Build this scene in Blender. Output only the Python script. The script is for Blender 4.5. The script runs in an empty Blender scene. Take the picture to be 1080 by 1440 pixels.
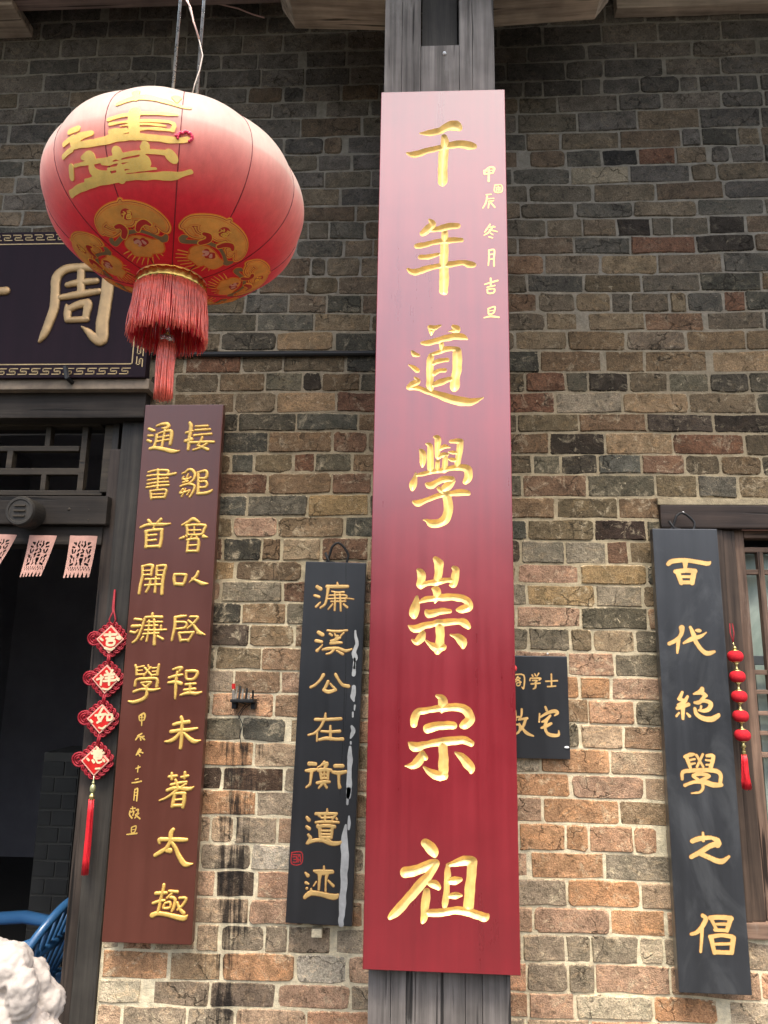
import bpy, bmesh, math, random
import numpy as np
from mathutils import Vector, Matrix
random.seed(7); rng = np.random.default_rng(7)
S = bpy.context.scene; C = S.collection
R_ = math.radians

# ---------------- camera, world, sun, exposure ----------------
F = 1040.0; CAM = np.array([0.0, -2.5, 1.6])
def rotm(t, yaw, roll):
    a = math.pi/2 + t
    Rx = np.array([[1,0,0],[0,math.cos(a),-math.sin(a)],[0,math.sin(a),math.cos(a)]])
    Rz = np.array([[math.cos(yaw),-math.sin(yaw),0],[math.sin(yaw),math.cos(yaw),0],[0,0,1]])
    Rr = np.array([[math.cos(roll),-math.sin(roll),0],[math.sin(roll),math.cos(roll),0],[0,0,1]])
    return Rz @ Rx @ Rr
CR = rotm(R_(11.674), R_(3.119), R_(0.889))
cd = bpy.data.cameras.new('camera'); cam = bpy.data.objects.new('camera', cd); C.objects.link(cam)
cd.sensor_fit = 'VERTICAL'; cd.sensor_height = 36; cd.sensor_width = 27; cd.lens = F/1440*36
cd.clip_start = 0.05; cd.clip_end = 400
M4 = Matrix([list(CR[i]) + [CAM[i]] for i in range(3)] + [[0,0,0,1]]); cam.matrix_world = M4
S.camera = cam
W = bpy.data.worlds.new('World'); S.world = W; W.use_nodes = True
wn = W.node_tree.nodes; wl = W.node_tree.links
bg = wn['Background']; sky = wn.new('ShaderNodeTexSky'); sky.sky_type = 'NISHITA'; sky.sun_disc = False
SUN_EL, SUN_AZ = 64, -22          # sun high over the courtyard, a little to the left behind the photographer
sky.sun_elevation = R_(SUN_EL); sky.sun_rotation = R_(180 + SUN_AZ)
sky.air_density = 1.2; sky.dust_density = 5.0; sky.ozone_density = 0.8
wl.new(sky.outputs[0], bg.inputs[0]); bg.inputs[1].default_value = 0.15
sl = bpy.data.lights.new('sun', 'SUN'); sl.energy = 1.5; sl.angle = R_(16); sl.color = (1.0, 0.95, 0.86)
so = bpy.data.objects.new('sun', sl); C.objects.link(so)
sd = Vector((math.sin(R_(SUN_AZ))*math.cos(R_(SUN_EL)), -math.cos(R_(SUN_AZ))*math.cos(R_(SUN_EL)), math.sin(R_(SUN_EL))))
so.rotation_euler = sd.to_track_quat('Z', 'Y').to_euler()
S.view_settings.view_transform = 'Standard'; S.view_settings.look = 'None'; S.view_settings.gamma = 1
S.view_settings.exposure = 1.5
S.render.engine = 'CYCLES'

# ---------------- helpers ----------------
def ray(px, py):
    return CR @ np.array([(px-540)/F, -(py-720)/F, -1.0])
def P(px, py, Y):
    d = ray(px, py); t = (Y-CAM[1])/d[1]
    return Vector(CAM + t*d)
def mesh_obj(name, verts, faces, mat=None, parent=None, loc=None, smooth=False, mats=None, midx=None):
    me = bpy.data.meshes.new(name); me.from_pydata([tuple(v) for v in verts], [], faces); me.update()
    o = bpy.data.objects.new(name, me); C.objects.link(o)
    for m in (mats or ([mat] if mat else [])): me.materials.append(m)
    if midx is not None: me.polygons.foreach_set('material_index', midx)
    if smooth: me.polygons.foreach_set('use_smooth', [True]*len(me.polygons))
    if parent is not None:
        o.parent = parent
        # vertices are given in world space: move them into the parent's space
        me.transform(Matrix.Translation(-Vector(parent['_w'])))
    elif loc is not None:
        me.transform(Matrix.Translation(-Vector(loc))); o.location = loc
    o['_w'] = tuple(parent['_w']) if parent is not None else (tuple(loc) if loc is not None else (0,0,0))
    return o
def tag(o, label=None, cat=None, group=None, kind=None):
    if label: o['label'] = label
    if cat: o['category'] = cat
    if group: o['group'] = group
    if kind: o['kind'] = kind
    return o
def thing(name, loc, label, cat, group=None, kind=None):
    o = bpy.data.objects.new(name, None); C.objects.link(o); o.location = loc; o.empty_display_size = 0.05
    o['_w'] = tuple(loc); return tag(o, label, cat, group, kind)
class MB:
    """collects shapes in world space, links them as one mesh"""
    def __init__(s): s.v = []; s.f = []
    def add(s, v, f):
        n = len(s.v); s.v += [tuple(p) for p in v]; s.f += [tuple(i+n for i in q) for q in f]; return s
    def box(s, a, b, bev=0.0):
        x0,y0,z0 = [min(a[i],b[i]) for i in range(3)]; x1,y1,z1 = [max(a[i],b[i]) for i in range(3)]
        if bev <= 0:
            return s.add([(x0,y0,z0),(x1,y0,z0),(x1,y1,z0),(x0,y1,z0),(x0,y0,z1),(x1,y0,z1),(x1,y1,z1),(x0,y1,z1)],
                  [(3,2,1,0),(4,5,6,7),(0,1,5,4),(1,2,6,5),(2,3,7,6),(3,0,4,7)])
        bm = bmesh.new(); bmesh.ops.create_cube(bm, size=1)
        for v in bm.verts: v.co = Vector(((x0+x1)/2+v.co.x*(x1-x0), (y0+y1)/2+v.co.y*(y1-y0), (z0+z1)/2+v.co.z*(z1-z0)))
        bmesh.ops.bevel(bm, geom=bm.edges[:], offset=bev, segments=2, affect='EDGES', profile=.7)
        bm.verts.index_update()
        s.add([v.co[:] for v in bm.verts], [tuple(v.index for v in f.verts) for f in bm.faces]); bm.free(); return s
    def obox(s, c, U, V, Wd, hu, hv, hw, bev=0.0):
        t = MB().box((-hu,-hv,-hw),(hu,hv,hw),bev)
        c = Vector(c); U=Vector(U);V=Vector(V);Wd=Vector(Wd)
        return s.add([c+U*p[0]+V*p[1]+Wd*p[2] for p in t.v], t.f)
    def tube(s, pts, rad, n=8, cap=True, sx=1.0):
        pts = [Vector(p) for p in pts]; m = len(pts)
        if not hasattr(rad, '__len__'): rad = [rad]*m
        up = None; base = len(s.v); vs = []
        for i,p in enumerate(pts):
            t = (pts[min(i+1,m-1)]-pts[max(i-1,0)]).normalized()
            if up is None: up = Vector((0,0,1)) if abs(t.z) < .9 else Vector((1,0,0))
            a = (up - t*up.dot(t)).normalized(); b = t.cross(a); up = a
            for k in range(n):
                th = 2*math.pi*k/n; vs.append(p + (a*math.cos(th)+b*math.sin(th)*sx)*rad[i])
        fs = [(i*n+k, i*n+(k+1)%n, (i+1)*n+(k+1)%n, (i+1)*n+k) for i in range(m-1) for k in range(n)]
        if cap: fs += [tuple(range(n))[::-1], tuple((m-1)*n+k for k in range(n))]
        return s.add(vs, fs)
    def lathe(s, c, prof, n=24, axis='z', fn=None):
        c = Vector(c); vs=[]; m=len(prof)
        for r,h in prof:
            for k in range(n):
                th = 2*math.pi*k/n; rr = r*(fn(th,h) if fn else 1)
                a,b = rr*math.cos(th), rr*math.sin(th)
                vs.append(c + (Vector((a,b,h)) if axis=='z' else Vector((a,-h,b))))
        fs = [(i*n+k, i*n+(k+1)%n, (i+1)*n+(k+1)%n, (i+1)*n+k) for i in range(m-1) for k in range(n)]
        return s.add(vs, fs + [tuple(range(n))[::-1], tuple((m-1)*n+k for k in range(n))])
    def sphere(s, c, r, n=12, m=8, sc=(1,1,1)):
        prof=[(max(1e-4,math.sin(math.pi*i/m))*r, -math.cos(math.pi*i/m)*r) for i in range(m+1)]
        t=MB().lathe((0,0,0),prof,n); c=Vector(c)
        return s.add([c+Vector((p[0]*sc[0],p[1]*sc[1],p[2]*sc[2])) for p in t.v], t.f)
    def build(s, name, mat, parent=None, smooth=False, loc=None):
        return mesh_obj(name, s.v, s.f, mat, parent, loc, smooth)

# ---------------- materials ----------------
def newmat(name):
    m = bpy.data.materials.new(name); m.use_nodes = True
    return m, m.node_tree.nodes, m.node_tree.links, m.node_tree.nodes['Principled BSDF']
def N(nt, typ, **kw):
    n = nt.new(typ)
    for k,v in kw.items(): setattr(n, k, v)
    return n
def noise(ns, ls, vec, scale, detail=5, rough=.6, dist=0.0):
    n = ns.new('ShaderNodeTexNoise'); n.inputs['Scale'].default_value = scale; n.inputs['Detail'].default_value = detail
    n.inputs['Roughness'].default_value = rough; n.inputs['Distortion'].default_value = dist
    if vec is not None: ls.new(vec, n.inputs['Vector'])
    return n.outputs['Fac']
def mapr(ns, ls, val, a, b, c=0.0, d=1.0):
    n = ns.new('ShaderNodeMapRange'); n.inputs[1].default_value=a; n.inputs[2].default_value=b; n.inputs[3].default_value=c; n.inputs[4].default_value=d
    ls.new(val, n.inputs[0]); return n.outputs[0]
def mth(ns, ls, op, a, b=None, c=None):
    n = ns.new('ShaderNodeMath'); n.operation = op
    for i,x in enumerate((a,b,c)):
        if x is None: continue
        if isinstance(x,(int,float)): n.inputs[i].default_value = x
        else: ls.new(x, n.inputs[i])
    return n.outputs[0]
def mix(ns, ls, fac, a, b, mode='MIX'):
    n = ns.new('ShaderNodeMix'); n.data_type='RGBA'; n.blend_type=mode
    for i,x in ((0,fac),(6,a),(7,b)):
        if isinstance(x,(int,float)): n.inputs[i].default_value = x if i==0 else (x,x,x,1)
        elif isinstance(x,tuple): n.inputs[i].default_value = (*x,1) if len(x)==3 else x
        else: ls.new(x, n.inputs[i])
    return n.outputs[2]
def scaled(ns, ls, vec, sc):
    n = ns.new('ShaderNodeMapping'); n.inputs['Scale'].default_value = sc; ls.new(vec, n.inputs['Vector']); return n.outputs[0]
def bump(ns, ls, bs, h, strength, dist=.002, prev=None):
    n = ns.new('ShaderNodeBump'); n.inputs['Strength'].default_value=strength; n.inputs['Distance'].default_value=dist
    ls.new(h, n.inputs['Height'])
    if prev: ls.new(prev, n.inputs['Normal'])
    ls.new(n.outputs[0], bs.inputs['Normal']); return n.outputs[0]
def pos(ns): return ns.new('ShaderNodeNewGeometry').outputs['Position']

def plain(name, col, rough=.6, metal=0.0, var=.25, scale=30, bmp=.3, spec=.5, coat=0.0, bd=.001, stretch=(1,1,1)):
    m,ns,ls,b = newmat(name); v = scaled(ns,ls,pos(ns),stretch)
    f = noise(ns,ls,v,scale,6); f2 = noise(ns,ls,v,scale*.2,3)
    k = mapr(ns,ls,mth(ns,ls,'ADD',f,f2),.6,1.4,1-var,1+var)
    c = mix(ns,ls,1.0,col,k,'MULTIPLY'); ls.new(c,b.inputs['Base Color'])
    b.inputs['Roughness'].default_value=rough; b.inputs['Metallic'].default_value=metal
    b.inputs['Specular IOR Level'].default_value=spec; b.inputs['Coat Weight'].default_value=coat
    ls.new(mapr(ns,ls,f,.3,.7,max(0,rough-.08),min(1,rough+.08)),b.inputs['Roughness'])
    if bmp: bump(ns,ls,b,f,bmp,bd)
    return m
def wood(name, c1, c2, rough=.75, gscale=1.0, axis='z', bmp=.6, dust=None):
    """weathered timber: long grain lines, checks and blotches"""
    m,ns,ls,b = newmat(name); p = pos(ns)
    sc = {'z':(60,60,2.2),'x':(2.2,60,60),'y':(60,2.2,60)}[axis]; sc = tuple(s*gscale for s in sc)
    v = scaled(ns,ls,p,sc); g = noise(ns,ls,v,1.0,8,.65,.4)
    v2 = scaled(ns,ls,p,tuple(s*.35 for s in sc)); g2 = noise(ns,ls,v2,1.0,5,.6,1.0)
    bl = noise(ns,ls,p,4.0,4)
    k = mapr(ns,ls,mth(ns,ls,'ADD',mth(ns,ls,'MULTIPLY',g,.6),mth(ns,ls,'MULTIPLY',g2,.4)),.35,.66)
    c = mix(ns,ls,k,c1,c2); c = mix(ns,ls,.9,c,mapr(ns,ls,bl,.3,.7,.55,1.35),'MULTIPLY')
    crack = mapr(ns,ls,noise(ns,ls,scaled(ns,ls,p,tuple(s*.8 for s in sc)),1.0,2,.5,.2),.30,.36)
    c = mix(ns,ls,crack,tuple(x*.35 for x in c1),c)
    if dust:
        d = mapr(ns,ls,noise(ns,ls,scaled(ns,ls,p,(9,9,3)),1.0,8,.75),.56,.72,0,.6); c = mix(ns,ls,d,c,dust)
    ls.new(c,b.inputs['Base Color']); b.inputs['Roughness'].default_value=rough
    b.inputs['Specular IOR Level'].default_value=.3
    h = mth(ns,ls,'ADD',g,mth(ns,ls,'MULTIPLY',crack,.8)); bump(ns,ls,b,h,bmp,.003)
    return m
def lacquer(name, col, rough, coat, ior=1.5, var=.12, spec=.5, streak=(30,30,1.2), smear=0.0, smearcol=(.4,.42,.42)):
    m,ns,ls,b = newmat(name); p = pos(ns)
    g = noise(ns,ls,scaled(ns,ls,p,streak),1.0,6,.6); bl = noise(ns,ls,p,5,5)
    k = mapr(ns,ls,mth(ns,ls,'ADD',g,bl),.7,1.3,1-var,1+var)
    c = mix(ns,ls,1.0,col,k,'MULTIPLY')
    if smear:
        f = mapr(ns,ls,noise(ns,ls,scaled(ns,ls,p,(5,5,2.2)),1.0,7,.7,1.0),.5,.8,0,smear); c = mix(ns,ls,f,c,smearcol)
    sp = mapr(ns,ls,noise(ns,ls,p,160,3,.6),.76,.80,0,.35); c = mix(ns,ls,sp,c,tuple(min(1,x*2+.15) for x in col))
    ls.new(c,b.inputs['Base Color'])
    ls.new(mapr(ns,ls,mth(ns,ls,'ADD',g,bl),.7,1.3,rough-.06,rough+.08),b.inputs['Roughness'])
    b.inputs['Coat Weight'].default_value=coat; b.inputs['Coat Roughness'].default_value=max(.05,rough-.08); b.inputs['Coat IOR'].default_value=ior
    b.inputs['IOR'].default_value=ior; b.inputs['Specular IOR Level'].default_value=spec
    bump(ns,ls,b,g,.06,.0008)
    return m
def gold(name, col, rough=.35, metal=.75, sparkle=0.0, bmp=.35, scale=220, dark=None):
    m,ns,ls,b = newmat(name); p = pos(ns)
    f = noise(ns,ls,p,scale,4); f2 = noise(ns,ls,p,25,4)
    c = mix(ns,ls,1.0,col,mapr(ns,ls,f2,.3,.7,.78,1.15),'MULTIPLY')
    if dark: c = mix(ns,ls,mapr(ns,ls,noise(ns,ls,p,70,5,.7),.62,.7,0,.7),c,dark)
    if sparkle: c = mix(ns,ls,mapr(ns,ls,f,.5,.62,0,sparkle),c,(1,.85,.45))
    ls.new(c,b.inputs['Base Color']); b.inputs['Metallic'].default_value=metal; b.inputs['Roughness'].default_value=rough
    bump(ns,ls,b,f,bmp,.0006)
    return m

# --- walls: brick, mortar ---
CANDLE = P(345, 985, 0)
def soot(ns, ls, p):
    """black wax-and-soot runs below the candle holder (a real stain on the wall)"""
    s = ns.new('ShaderNodeSeparateXYZ'); ls.new(p, s.inputs[0])
    x = mth(ns,ls,'SUBTRACT',s.outputs[0],P(331,1150,0).x)
    gx = mth(ns,ls,'SUBTRACT',1.0,mth(ns,ls,'POWER',mth(ns,ls,'DIVIDE',x,.105),2.0))
    gz = mapr(ns,ls,s.outputs[2],CANDLE.z-.10,CANDLE.z-.15,0,1)
    st = noise(ns,ls,scaled(ns,ls,p,(55,55,3.5)),1.0,5,.7); bl = noise(ns,ls,scaled(ns,ls,p,(8,8,13)),1.0,3)
    v = mth(ns,ls,'ADD',mth(ns,ls,'MULTIPLY',st,.95),mth(ns,ls,'MULTIPLY',bl,.55))
    v = mth(ns,ls,'ADD',v,mth(ns,ls,'MULTIPLY',mth(ns,ls,'MAXIMUM',gx,-3.0),.30))
    return mth(ns,ls,'MULTIPLY',mapr(ns,ls,v,.96,1.12,0,.93),gz)
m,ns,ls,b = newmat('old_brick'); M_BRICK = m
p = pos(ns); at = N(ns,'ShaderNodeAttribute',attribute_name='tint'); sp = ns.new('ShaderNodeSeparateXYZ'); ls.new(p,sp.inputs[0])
hz = mapr(ns,ls,sp.outputs[2],1.9,3.3)               # lime film gets thinner, greyer and darker towards the top
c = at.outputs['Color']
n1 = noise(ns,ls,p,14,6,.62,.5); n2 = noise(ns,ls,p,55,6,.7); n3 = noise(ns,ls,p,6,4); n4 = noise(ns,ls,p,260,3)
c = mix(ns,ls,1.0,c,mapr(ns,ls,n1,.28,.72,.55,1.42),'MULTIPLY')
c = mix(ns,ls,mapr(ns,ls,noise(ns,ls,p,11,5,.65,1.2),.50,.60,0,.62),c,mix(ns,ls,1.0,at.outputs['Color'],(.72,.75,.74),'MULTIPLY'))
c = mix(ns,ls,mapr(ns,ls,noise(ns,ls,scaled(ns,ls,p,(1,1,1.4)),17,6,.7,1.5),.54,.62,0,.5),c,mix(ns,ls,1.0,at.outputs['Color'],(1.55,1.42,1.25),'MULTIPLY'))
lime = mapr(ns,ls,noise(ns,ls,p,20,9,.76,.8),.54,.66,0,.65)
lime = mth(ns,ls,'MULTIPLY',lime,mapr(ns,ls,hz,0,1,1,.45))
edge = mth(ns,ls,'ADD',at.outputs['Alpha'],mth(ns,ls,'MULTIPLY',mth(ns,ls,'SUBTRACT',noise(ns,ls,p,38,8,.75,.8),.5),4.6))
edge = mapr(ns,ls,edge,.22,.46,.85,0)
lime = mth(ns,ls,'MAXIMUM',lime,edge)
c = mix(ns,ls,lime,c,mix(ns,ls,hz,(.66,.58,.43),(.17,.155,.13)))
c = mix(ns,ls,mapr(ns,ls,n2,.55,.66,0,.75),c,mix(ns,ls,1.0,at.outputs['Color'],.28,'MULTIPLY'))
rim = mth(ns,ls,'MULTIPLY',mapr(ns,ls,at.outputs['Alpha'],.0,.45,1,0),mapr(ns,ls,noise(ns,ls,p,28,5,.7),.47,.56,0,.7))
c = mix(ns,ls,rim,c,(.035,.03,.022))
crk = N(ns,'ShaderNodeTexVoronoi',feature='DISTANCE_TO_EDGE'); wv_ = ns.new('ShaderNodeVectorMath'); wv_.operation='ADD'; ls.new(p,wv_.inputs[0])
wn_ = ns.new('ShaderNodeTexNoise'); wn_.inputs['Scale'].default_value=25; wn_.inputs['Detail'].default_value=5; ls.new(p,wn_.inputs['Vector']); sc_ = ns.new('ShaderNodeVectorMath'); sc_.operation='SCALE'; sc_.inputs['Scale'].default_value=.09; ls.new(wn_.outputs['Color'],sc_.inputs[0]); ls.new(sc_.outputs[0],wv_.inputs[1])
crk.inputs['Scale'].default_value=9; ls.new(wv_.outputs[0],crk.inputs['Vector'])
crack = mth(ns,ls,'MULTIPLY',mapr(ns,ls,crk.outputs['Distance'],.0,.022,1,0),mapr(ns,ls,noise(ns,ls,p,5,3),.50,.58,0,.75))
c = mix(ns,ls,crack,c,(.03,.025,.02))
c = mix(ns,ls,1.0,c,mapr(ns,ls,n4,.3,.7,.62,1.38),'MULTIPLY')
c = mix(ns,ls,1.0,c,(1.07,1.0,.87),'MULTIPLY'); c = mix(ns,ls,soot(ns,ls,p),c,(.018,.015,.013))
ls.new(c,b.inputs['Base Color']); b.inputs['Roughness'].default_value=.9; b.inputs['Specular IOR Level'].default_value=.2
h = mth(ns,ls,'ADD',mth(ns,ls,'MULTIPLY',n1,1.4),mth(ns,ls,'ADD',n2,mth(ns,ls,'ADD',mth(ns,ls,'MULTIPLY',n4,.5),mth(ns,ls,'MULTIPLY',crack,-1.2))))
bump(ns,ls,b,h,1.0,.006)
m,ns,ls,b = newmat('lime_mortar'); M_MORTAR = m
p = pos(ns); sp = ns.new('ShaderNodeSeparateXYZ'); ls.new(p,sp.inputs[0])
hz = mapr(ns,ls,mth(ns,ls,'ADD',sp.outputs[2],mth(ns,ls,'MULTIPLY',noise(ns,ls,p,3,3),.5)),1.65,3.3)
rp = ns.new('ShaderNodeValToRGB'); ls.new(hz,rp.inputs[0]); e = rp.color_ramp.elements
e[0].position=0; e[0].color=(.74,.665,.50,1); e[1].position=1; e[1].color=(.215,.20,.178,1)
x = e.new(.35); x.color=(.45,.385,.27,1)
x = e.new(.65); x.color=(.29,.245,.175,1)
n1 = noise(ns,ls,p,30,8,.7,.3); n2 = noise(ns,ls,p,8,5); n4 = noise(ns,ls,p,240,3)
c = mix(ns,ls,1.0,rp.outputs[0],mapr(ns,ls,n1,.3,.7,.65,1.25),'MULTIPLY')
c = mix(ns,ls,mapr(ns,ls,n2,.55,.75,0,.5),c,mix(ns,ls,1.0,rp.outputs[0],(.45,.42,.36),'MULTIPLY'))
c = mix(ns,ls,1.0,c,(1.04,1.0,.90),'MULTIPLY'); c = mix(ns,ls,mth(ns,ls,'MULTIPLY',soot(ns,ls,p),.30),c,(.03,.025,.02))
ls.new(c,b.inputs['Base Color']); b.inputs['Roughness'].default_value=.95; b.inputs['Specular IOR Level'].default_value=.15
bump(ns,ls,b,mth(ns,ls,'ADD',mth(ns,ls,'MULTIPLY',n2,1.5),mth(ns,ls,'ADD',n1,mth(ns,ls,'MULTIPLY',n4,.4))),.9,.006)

M_POST = wood('grey_post_wood',(.085,.075,.066),(.27,.24,.215),.8,1.0,'z',.8,dust=(.30,.28,.25))
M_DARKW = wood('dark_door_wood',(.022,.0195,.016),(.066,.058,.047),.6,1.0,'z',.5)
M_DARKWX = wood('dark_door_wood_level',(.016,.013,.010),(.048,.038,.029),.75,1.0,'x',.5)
M_LATT = wood('lattice_wood',(.026,.020,.013),(.075,.058,.038),.6,1.0,'x',.4)
M_WINW = wood('brown_window_wood',(.06,.036,.024),(.27,.175,.12),.7,1.2,'z',.6,dust=(.25,.2,.16))
M_WINWX = wood('brown_window_wood_level',(.06,.036,.024),(.27,.175,.12),.7,1.2,'x',.6,dust=(.25,.2,.16))
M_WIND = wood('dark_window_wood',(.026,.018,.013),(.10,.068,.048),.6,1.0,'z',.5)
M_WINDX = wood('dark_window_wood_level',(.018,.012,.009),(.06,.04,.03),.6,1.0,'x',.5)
M_BEAM = wood('pale_beam_wood',(.22,.17,.13),(.66,.54,.42),.8,.8,'x',.6)
M_REDBEAM = wood('brown_beam_wood',(.13,.09,.078),(.34,.25,.22),.7,.8,'x',.4)
M_RED = lacquer('red_lacquer',(.20,.003,.009),.32,1.0,1.70,.18)
M_REDSIDE = lacquer('red_lacquer_edge',(.22,.005,.01),.4,.3)
M_BROWN = lacquer('brown_red_lacquer',(.098,.027,.016),.34,.35,1.5,.12)
M_BLACK = lacquer('black_lacquer',(.020,.021,.023),.36,.6,1.5,.25)
M_BLACK2 = lacquer('dusty_black_lacquer',(.024,.026,.029),.38,.6,1.5,.3,smear=.16)
M_NAVY = lacquer('purple_black_lacquer',(.017,.009,.013),.5,.0,1.4,.2,spec=.12)
M_GILD = gold('gilding_carved',(.95,.66,.24),.42,.35)
M_GILD2 = gold('gilding_dark_ground',(.80,.52,.13),.42,.35,dark=(.45,.22,.05))
M_GILDF = gold('gilding_flat',(.80,.52,.19),.5,.25,dark=(.5,.25,.06))
M_GILDB = gold('gilding_brown',(.42,.27,.12),.42,.35)
M_OUTL = plain('ochre_outline',(.35,.15,.03),.6)
M_LINE = gold('gold_line',(.42,.30,.14),.5,.3)
M_SILV = plain('silver_paint_scar',(.46,.46,.44),.5,0,.3,60,.6)
M_SEAL = plain('red_seal_paint',(.55,.03,.03),.6)
M_IRON = plain('black_iron',(.02,.02,.02),.55,.4,.4,60,.5)
M_STEEL = plain('galvanised_steel',(.6,.6,.6),.3,.9,.1,80,.2)
M_WHITE = plain('white_paint',(.75,.75,.74),.5)
M_WIRE = plain('pink_wire',(.62,.40,.34),.5)

# ---------------- glyph engine ----------------
def catmull(st, k=4):
    st = [tuple(map(float,s)) for s in st]
    if len(st) < 3: return st
    a = np.array([st[0]]+st+[st[-1]]); out=[]
    for i in range(1,len(a)-2):
        for j in range(k):
            t=j/k; p0,p1,p2,p3=a[i-1],a[i],a[i+1],a[i+2]
            out.append(.5*((2*p1)+(-p0+p2)*t+(2*p0-5*p1+4*p2-p3)*t*t+(-p0+3*p1-3*p2+p3)*t**3))
    out.append(a[-2]); return [(q[0],q[1],max(.3,q[2])) for q in out]
def sdf(strokes, X, Y, wob=0.0, seed=0):
    D = np.full(X.shape, 1e9)
    for st in strokes:
        if len(st)==1: st=[st[0],st[0]]
        for (ax,ay,ar),(bx,by,br) in zip(st[:-1],st[1:]):
            dx,dy=bx-ax,by-ay; L=dx*dx+dy*dy+1e-18
            t=np.clip(((X-ax)*dx+(Y-ay)*dy)/L,0,1)
            D=np.minimum(D,np.hypot(X-ax-t*dx,Y-ay-t*dy)-(ar+t*(br-ar)))
    if wob:
        r=np.random.default_rng(seed); n=0
        for k in range(7):
            a=r.uniform(0,6.28); f=r.uniform(.25,1.1)/wob; n=n+np.sin((X*math.cos(a)+Y*math.sin(a))*f*.5+r.uniform(0,6))/7
        D=D+n*wob
    return D
def march(D, xs, ys, outside=False):
    """clip the grid at D=0 -> inside polygons (2-D verts + inside depth), boundary segments, optional outside polygons"""
    ny,nx=D.shape; V=[];dep=[];idx={};F=[];B=[];FO=[]
    def vg(i,j):
        k=(i,j)
        if k not in idx: idx[k]=len(V); V.append((xs[j],ys[i])); dep.append(-D[i,j])
        return idx[k]
    def ve(i,j,i2,j2):
        k=(i,j,i2,j2) if (i,j)<(i2,j2) else (i2,j2,i,j)
        if k not in idx:
            a,b=D[k[0],k[1]],D[k[2],k[3]]; t=a/(a-b)
            idx[k]=len(V); V.append((xs[k[1]]+t*(xs[k[3]]-xs[k[1]]), ys[k[0]]+t*(ys[k[2]]-ys[k[0]]))); dep.append(0.0)
        return idx[k]
    In=D<0; cnt=In[:-1,:-1].astype(int)+In[1:,:-1]+In[:-1,1:]+In[1:,1:]
    for i,j in zip(*np.nonzero(cnt)):
        cs=[(i,j),(i,j+1),(i+1,j+1),(i+1,j)]
        if cnt[i,j]==4: F.append(tuple(vg(*c) for c in cs)); continue
        poly=[];cut=[]; po=[]
        for k in range(4):
            a,b=cs[k],cs[(k+1)%4]; ia,ib=In[a],In[b]
            if ia: poly.append(vg(*a))
            elif outside: po.append(vg(*a))
            if ia!=ib:
                e=ve(a[0],a[1],b[0],b[1]); poly.append(e); cut.append((e,ia))
                if outside: po.append(e)
        if len(poly)>2: F.append(tuple(poly))
        if outside and len(po)>2: FO.append(tuple(po))
        if len(cut)==2: B.append((cut[0][0],cut[1][0]) if cut[0][1] else (cut[1][0],cut[0][0]))
    if outside:
        for i in range(ny-1):
            j=0
            while j<nx-1:
                if cnt[i,j]==0:
                    k=j
                    while k<nx-1 and cnt[i,k]==0: k+=1
                    FO.append((vg(i,j),vg(i,k),vg(i+1,k),vg(i+1,j))); j=k
                else: j+=1
    return V,dep,F,B,FO
class Board:
    """a flat board whose corners were read off the photograph on the plane y=Yf (its front face)"""
    def __init__(s, tl, tr, bl, br, Yf):
        a,b,c,d=[P(*q,Yf) for q in (tl,tr,bl,br)]; s.Yf=Yf
        top=(a+b)/2; bot=(c+d)/2; s.V=(top-bot).normalized(); s.U=Vector((s.V.z,0,-s.V.x)); s.c=(top+bot)/2
        s.h=(top-bot).length; s.w=((b-a).length+(d-c).length)/2
    def uv(s, px, py):
        q=P(px,py,s.Yf)-s.c; return q.dot(s.U), q.dot(s.V)
    def at(s,u,v,w=0.0): return s.c+s.U*u+s.V*v+Vector((0,-w,0))
    def mpp(s,px,py):
        a=s.uv(px-2,py);b=s.uv(px+2,py);c=s.uv(px,py-2);d=s.uv(px,py+2)
        return (math.hypot(b[0]-a[0],b[1]-a[1])+math.hypot(d[0]-c[0],d[1]-c[1]))/8
    def conv(s, org, sc, strokes, grow=1.0):
        out=[]
        for st in strokes:
            q=[]
            for x,y,r in catmull(st):
                px,py=org[0]+x/sc,org[1]+y/sc; u,v=s.uv(px,py); q.append((u,v,r/sc*s.mpp(px,py)*grow))
            out.append(q)
        return out
    def base(s): return s.at(0,-s.h/2)
def grid(strokes, cell, pad):
    A=np.array([q for st in strokes for q in st]); r=A[:,2].max()+pad
    x0,x1=A[:,0].min()-r,A[:,0].max()+r; y0,y1=A[:,1].min()-r,A[:,1].max()+r
    return np.linspace(x0,x1,max(4,int((x1-x0)/cell)+1)), np.linspace(y0,y1,max(4,int((y1-y0)/cell)+1))
def relief(B, strokes, mat, parent, style, name='character', cell=.0014, H=.003, wob=0.0, seed=0, w0=0.0, prof=.006):
    xs,ys=grid(strokes,cell,wob*1.5); X,Y=np.meshgrid(xs,ys)
    D=sdf(strokes,X,Y,wob,seed); V,dep,F,Bd,_=march(D,xs,ys)
    vs=[]
    for (u,v),d in zip(V,dep):
        t=min(1,max(0,d)/prof)
        if style=='round': hh=H*(.35+.65*math.sqrt(max(0,1-(1-t)**2)))
        elif style=='dish': hh=H*(1-.85*t)
        else: hh=H
        vs.append(B.at(u,v,w0+hh))
    n=len(vs); vs+= [B.at(u,v,w0-.001) for u,v in V]
    fs=F+[(b,a,a+n,b+n) for a,b in Bd]
    used=sorted({i for f in fs for i in f}); mp={k:i for i,k in enumerate(used)}
    return mesh_obj(name,[vs[i] for i in used],[tuple(mp[i] for i in f) for f in fs],mat,parent,smooth=(style!='flat'))
def board_body(B, T, mat, parent, name='panel', bev=.003, front=True):
    o=MB().obox(B.at(0,0,-T/2),B.U,B.V,Vector((0,-1,0)),B.w/2,B.h/2,T/2,bev); return o.build(name,mat,parent)

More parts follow.
